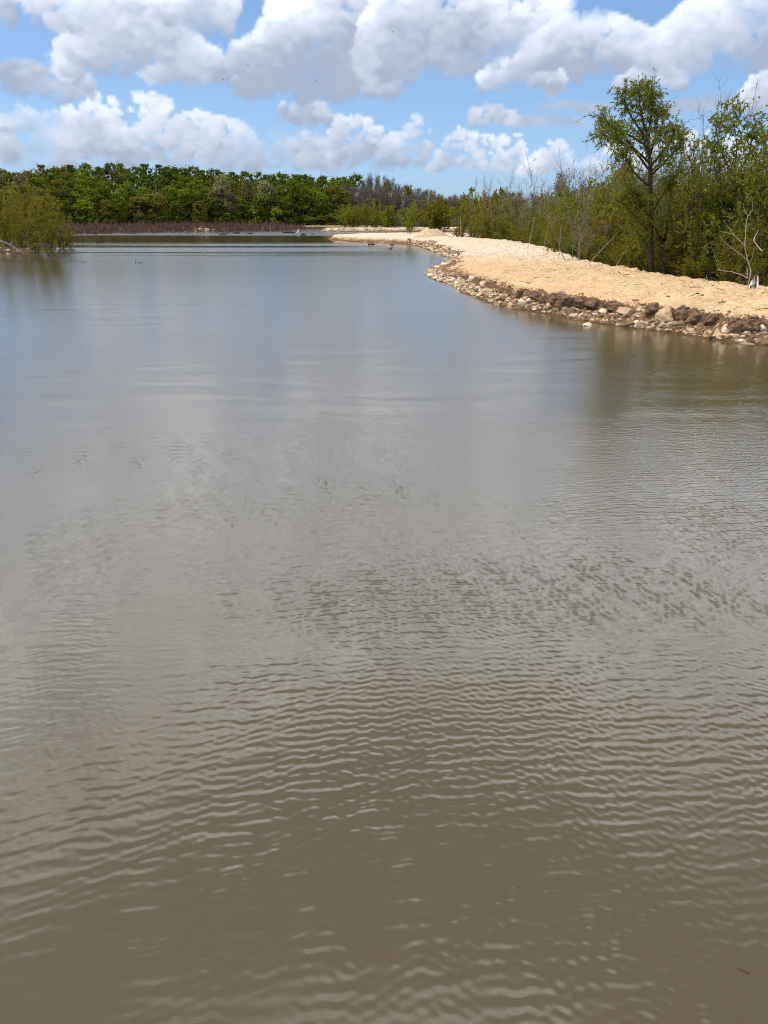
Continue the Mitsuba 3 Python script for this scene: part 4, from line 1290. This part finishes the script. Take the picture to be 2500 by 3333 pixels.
def grey_tree(seed, H=14.0):
    rng = np.random.default_rng(seed)
    wood = MB()
    st = curve(rng, [0, 0, -0.5], [0, 0, 1], H, 8, 0.05, 0.05)
    wood.tube(st, np.linspace(0.17, 0.03, 9), 4)
    tips = []
    for _ in range(30):
        i = rng.uniform(2.5, 7.9); i0 = int(i)
        p = st[i0] + (st[i0 + 1] - st[i0]) * (i - i0)
        a = rng.uniform(0, 6.28)
        br = curve(rng, p, unit(np.array([math.cos(a) * 0.6, math.sin(a) * 0.6, 1.0])), rng.uniform(1.5, 3.6) * (1.2 - i / 12), 3, 0.05, 0.15)
        wood.tube(br, [0.05, 0.04, 0.03, 0.02], 3)
        tips.append(br)
        for _ in range(5):
            tw = curve(rng, br[rng.integers(1, 4)], unit(rng.normal(0, 0.6, 3) + [0, 0, 0.9]), rng.uniform(0.6, 1.4), 2, 0, 0.2)
            wood.tube(tw, [0.028, 0.022, 0.012], 3); tips.append(tw)
    P = np.vstack(tips)
    n = 240
    c = P[rng.integers(0, len(P), n)] + rng.normal(0, 0.25, (n, 3))
    u = rand_dirs(rng, n)
    s = rng.uniform(0.12, 0.26, (n, 1))
    return wood.mesh(), MB().quads(c, u * s, unit(np.cross(u, rand_dirs(rng, n))) * s * 0.6).mesh()


BROAD = [broadleaf(400 + k, 14.0, (3.6, 4.1, 3.3, 4.4, 3.8)[k], (2400, 2600, 2200, 2700, 1900)[k]) for k in range(5)]
THIN = [broadleaf(420 + k, 14.0, 3.4, 1000, leaf=0.32, lobes=30) for k in range(2)]
ROUND = [broadleaf(430 + k, 6.0, 2.6, 900, low=0.05, leaf=0.32, lobes=20) for k in range(2)]
GREY = [grey_tree(440 + k) for k in range(4)]
TREE_PLY = {('broad', k): tuple(mikit.ply(m) for m in BROAD[k]) for k in range(5)}
TREE_PLY.update({('thin', k): tuple(mikit.ply(m) for m in THIN[k]) for k in range(2)})
TREE_PLY.update({('round', k): tuple(mikit.ply(m) for m in ROUND[k]) for k in range(2)})
TREE_PLY.update({('grey', k): tuple(mikit.ply(m) for m in GREY[k]) for k in range(4)})


def add_tree(x, y, kind, k, lm, s, sz, label, group=None, name='forest_tree', bark='bark_dark', cat='tree', dz=0.0):
    key = numbered(name)
    m = place(x, y, max(0.1, land_z(x, y)) - 0.2 + dz, RNG.uniform(0, 360), s, sz)
    w_, l_ = TREE_PLY[kind, k]
    entry(key + '__trunk', {**w_, 'bsdf': {'type': 'ref', 'id': bark}}, m)
    entry(key + '__crown', {**l_, 'bsdf': {'type': 'ref', 'id': lm}}, m)
    tag(key, label, cat, group)
    return key


# trees one can pick out in the front of the wood: (pixel column, top row, distance beyond the shore)
SPECIAL = [(720, 560, 330, 'broad', 4, 'far_pale', 'pale cream green tree at the front of the wood, left of the middle'), (862, 580, 332, 'broad', 1, 'far_pale', 'broad pale budding tree in the middle of the wood front'),
           (880, 600, 331, 'thin', 0, 'far_bud', 'brownish budding tree beside the broad pale tree'), (955, 580, 333, 'broad', 2, 'far_green', 'green tree with a silvery top right of the broad pale tree'),
           (1085, 590, 330, 'broad', 3, 'far_olive', 'broad yellow olive tree near the right end of the green wood'), (1110, 600, 332, 'broad', 0, 'far_fresh', 'fresh green tree at the right end of the green wood'),
           (590, 610, 326, 'broad', 2, 'far_fresh', 'bright fresh green tree at the left front of the wood'), (475, 625, 326, 'broad', 0, 'far_fresh', 'bright green tree left of the other bright tree at the wood front'),
           (800, 570, 334, 'thin', 1, 'far_bud', 'thin brownish budding tree left of the broad pale tree'), (690, 600, 329, 'thin', 0, 'far_bud', 'thin brown budding tree left of the pale cream green tree'),
           (550, 600, 331, 'broad', 4, 'far_olive', 'olive tree behind the bright green trees at the left front'), (1000, 600, 331, 'broad', 0, 'far_green', 'dense green tree between the silvery and the olive tree'),
           (640, 620, 329, 'broad', 1, 'far_deep', 'dark green tree right of the bright tree at the left front'), (385, 620, 329, 'broad', 3, 'far_deep', 'dark tree left of the bright trees at the wood front')]
for px, top, y, kind, k, lm, lab in SPECIAL:
    p = depth_at(px, top, y)
    z0 = max(0.1, land_z(p[0], p[1]))
    add_tree(p[0], p[1], kind, k, lm, RNG.uniform(0.95, 1.1), (p[2] - z0) / 14.0, lab)
for px, top, lm, lab in [(835, 665, 'far_fresh', 'low bright lime green tree at the foot of the wood'), (895, 668, 'far_fresh', 'bright green bushy tree right of the lime green one'), (1085, 690, 'far_olive', 'round olive bush at the right foot of the wood'),
                         (735, 690, 'far_fresh', 'small bright green bush at the foot of the wood left of the lime tree'), (1030, 700, 'far_green', 'round green bush left of the olive bush'), (655, 690, 'far_green', 'low green bush at the foot of the wood'),
                         (570, 690, 'far_fresh', 'small fresh bush below the bright tree at the left'), (500, 695, 'far_green', 'green bush at the left foot of the wood')]:
    p = depth_at(px, top, 325.0)
    z0 = max(0.1, land_z(p[0], p[1]))
    add_tree(p[0], p[1], 'round', int(RNG.integers(2)), lm, RNG.uniform(1.2, 1.6), max(0.5, (p[2] - z0) / 6.0), lab, name='forest_bush', cat='bush')
ROWS = [(329, 6.2, 11.5), (335, 6.2, 13.0), (343, 6.8, 14.0), (354, 7.2, 14.5), (368, 6.6, 14.4), (384, 5.4, 14.2), (402, 5.0, 14.0)]
n_f = 0
for row, (y0, step, H) in enumerate(ROWS):
    x = -0.56 * y0 + RNG.uniform(0, 4)
    while x < -20 + (y0 - 329) * 0.12:
        y = y0 + RNG.normal(0, 1.8) - 0.45 * max(0, -x - 60 - 0) * (1 if row < 3 else 0.4)
        r = RNG.random()
        lm, kind = ('far_green', 'broad') if r < 0.50 else ('far_deep', 'broad') if r < 0.68 else ('far_fresh', 'broad') if r < 0.83 else ('far_olive', 'broad') if r < 0.93 else ('far_bud', 'thin')
        left = x < -0.40 * y
        if left:
            lm, kind = ('far_olive', 'broad') if r < 0.6 else ('far_bud', 'thin') if r < 0.85 else ('far_green', 'broad')
        cpx = column(x, y)
        pos = next((t for lim_, t in ((260, 'above the left willow clump'), (430, 'near the dark left tree'), (530, 'near the bright left tree'), (650, 'near the bright fresh tree'), (780, 'near the pale cream tree'), (905, 'near the broad pale tree'), (1020, 'near the silvery topped tree')) if cpx < lim_), 'near the yellow olive tree')
        rown = ('front row', 'second row', 'third row', 'fourth row', 'fifth row', 'sixth row', 'rear row', 'skyline row')[row]
        desc = {'far_green': 'green', 'far_deep': 'dark green', 'far_fresh': 'fresh light green', 'far_olive': 'olive', 'far_bud': 'thin brown budding'}[lm]
        add_tree(x, y, kind, int(RNG.integers(5 if kind == 'broad' else 2)), lm, RNG.uniform(0.95, 1.25), H / 14.0 * (RNG.uniform(0.84, 1.14) if row < 4 else RNG.uniform(0.90, 1.06)), f'{desc} tree in the {rown} of the wood {pos}', 'trees of the distant wood')
        x += step * RNG.uniform(0.7, 1.3)
def zone_far(x, y):
    c = column(x, y)
    for lim_, t in ((1215, 'beside the green wood'), (1275, 'below the lone green tree'), (1345, 'behind the bush on the spit'), (1420, 'behind the soil heap'), (1500, 'behind the corner of the bank'), (1650, 'behind the tall far sapling')):
        if c < lim_:
            return t
    return 'far behind the thicket'


# grey leafless trees on the right slope of the rise
for i in range(240):
    y = RNG.uniform(330, 345) if i % 3 == 0 else RNG.uniform(332, 430)
    x = RNG.uniform(-17, 34 if i % 4 else 85) + (y - 332) * 0.10
    top = np.interp(x, [-20, 0, 15, 40, 75], [16.0, 13.5, 10.5, 9.5, 12])
    add_tree(x, y, 'grey', i % 4, 'far_grey', RNG.uniform(0.9, 1.2), top / 14 * RNG.uniform(0.8, 1.08), f'leafless grey tree {"at the foot" if y < 345 else "low" if y < 375 else "high"} on the right slope {zone_far(x, y)}', 'grey trees on the right slope', name='leafless_tree', bark='bark_grey_far')
for px, top, y, lab in [(1262, 578, 345, 'lone green tree standing above the grey trees'), (1330, 592, 340, 'green topped tree right of the lone green tree')]:
    p = depth_at(px, top, y)
    add_tree(p[0], p[1], 'thin', 0, 'far_olive', 0.75, (p[2] - land_z(p[0], p[1])) / 14.0, lab)
# wooded hump far beyond the thicket at the right
for i in range(70):
    y = RNG.uniform(180, 260)
    x = RNG.uniform(0.10, 0.50) * y + 6
    h = 12.5 if x > 0.2 * y else 9.5
    add_tree(x, y, 'grey', i % 4, 'far_bud', RNG.uniform(0.9, 1.2), h / 14 * RNG.uniform(0.8, 1.1), f'brown leafless tree far behind the thicket {zone(x, y)}', 'brown trees far behind the thicket', name='bare_tree', bark='bark_brown')


# ------------------------------------------------------------------ ducks and birds
def duck(rng):
    sp = []
    mb = MB()

    def ball(c, r, sub=2):
        m = trimesh.creation.icosphere(subdivisions=sub)
        return np.array(m.vertices) * r + c
    import manifold3d as m3
    bones = [([(-0.20, 0, 0.10), (0.035, 0.03, 0.02)], [(-0.08, 0, 0.05), (0.11, 0.10, 0.075)]), ([(-0.08, 0, 0.05), (0.11, 0.10, 0.075)], [(0.10, 0, 0.055), (0.10, 0.09, 0.075)]),
             ([(0.12, 0, 0.08), (0.055, 0.05, 0.05)], [(0.17, 0, 0.20), (0.035, 0.033, 0.035)]), ([(0.17, 0, 0.215), (0.042, 0.038, 0.038)], [(0.195, 0, 0.215), (0.036, 0.03, 0.03)])]
    man = None
    for (c0, r0), (c1, r1) in bones:
        hull = m3.Manifold.hull_points(np.vstack([ball(c0, np.array(r0)), ball(c1, np.array(r1))]))
        man = hull if man is None else man + hull
    t = man.refine_to_length(0.02).to_mesh()
    m = trimesh.Trimesh(t.vert_properties[:, :3], t.tri_verts)
    trimesh.smoothing.filter_taubin(m, iterations=8)
    return m


DUCK = duck(RNG)
DUCK_PLY = mikit.ply(DUCK, 'duck_dark', smooth=True)
_bill = trimesh.creation.icosphere(subdivisions=1); _bill.apply_scale([0.035, 0.016, 0.009]); _bill.apply_translation([0.245, 0, 0.205])
BILL_PLY = mikit.ply(_bill, 'bill_yellow', smooth=True)
_fl2 = trimesh.creation.icosphere(subdivisions=2); _fl2.apply_scale([0.11, 0.107, 0.05]); _fl2.apply_translation([-0.04, 0, 0.052])
FLANK_PLY = mikit.ply(_fl2, 'duck_white', smooth=True)
for px, py, rot, white, lab in [(1203, 797, 200, False, 'leftmost of three small dark ducks swimming close together below the spit'), (1210, 796.5, 250, False, 'middle of three small dark ducks swimming close together below the spit'),
                                (1217, 796.5, 230, False, 'rightmost of three small dark ducks swimming close together below the spit'), (1276, 798, 180, False, 'dark duck swimming alone close under the stony edge of the spit'), (1271, 811, 0, True, 'duck with white flanks swimming nearest on the open water')]:
    g = ground_at(px, py, 0)
    key = numbered('duck')
    m = place(g[0], g[1], 0.0, rot, 0.95)
    entry(key + '__body', DUCK_PLY, m)
    entry(key + '__bill', BILL_PLY, m)
    if white:
        entry(key + '__flank', FLANK_PLY, m)
    tag(key, lab, 'duck')
_b = MB()
_b.tube([[-0.14, 0, 0], [-0.05, 0, 0.01], [0.06, 0, 0.015], [0.13, 0, 0.01]], [0.01, 0.04, 0.035, 0.008], 6)
_b.add([[-0.04, 0.02, 0.01], [0.06, 0.02, 0.01], [0.03, 0.25, 0.09], [-0.05, 0.4, 0.05], [-0.04, 0.25, 0.085], [0.0, 0.1, 0.04], [0, 0.1, 0.02]], [[0, 1, 2], [0, 2, 4], [4, 2, 3], [0, 6, 1]])
_b.add([[-0.04, -0.02, 0.01], [0.06, -0.02, 0.01], [0.03, -0.25, 0.09], [-0.05, -0.4, 0.05], [-0.04, -0.25, 0.085], [0.0, -0.1, 0.04], [0, -0.1, 0.02]], [[1, 0, 2], [2, 0, 4], [4, 3, 2], [0, 1, 6]])
BIRD_PLY = mikit.ply(_b.mesh(), 'bird_dark')
for px, py, rot, lab in [(808, 212, 30, 'highest of the small dark birds flying before the clouds'), (728, 259, 70, 'lower left dark bird of the two flying side by side'), (745, 254, 100, 'right dark bird of the two flying side by side'), (1030, 264, 10, 'dark bird flying under the grey cloud base'), (1278, 104, 20, 'dark bird flying high before the grey cloud near the middle')]:
    p = depth_at(px, py, 120)
    key = numbered('bird')
    entry(key, BIRD_PLY, place(p[0], p[1], p[2], rot, 0.8, lean=25, lean_dir=0))
    tag(key, lab, 'bird')
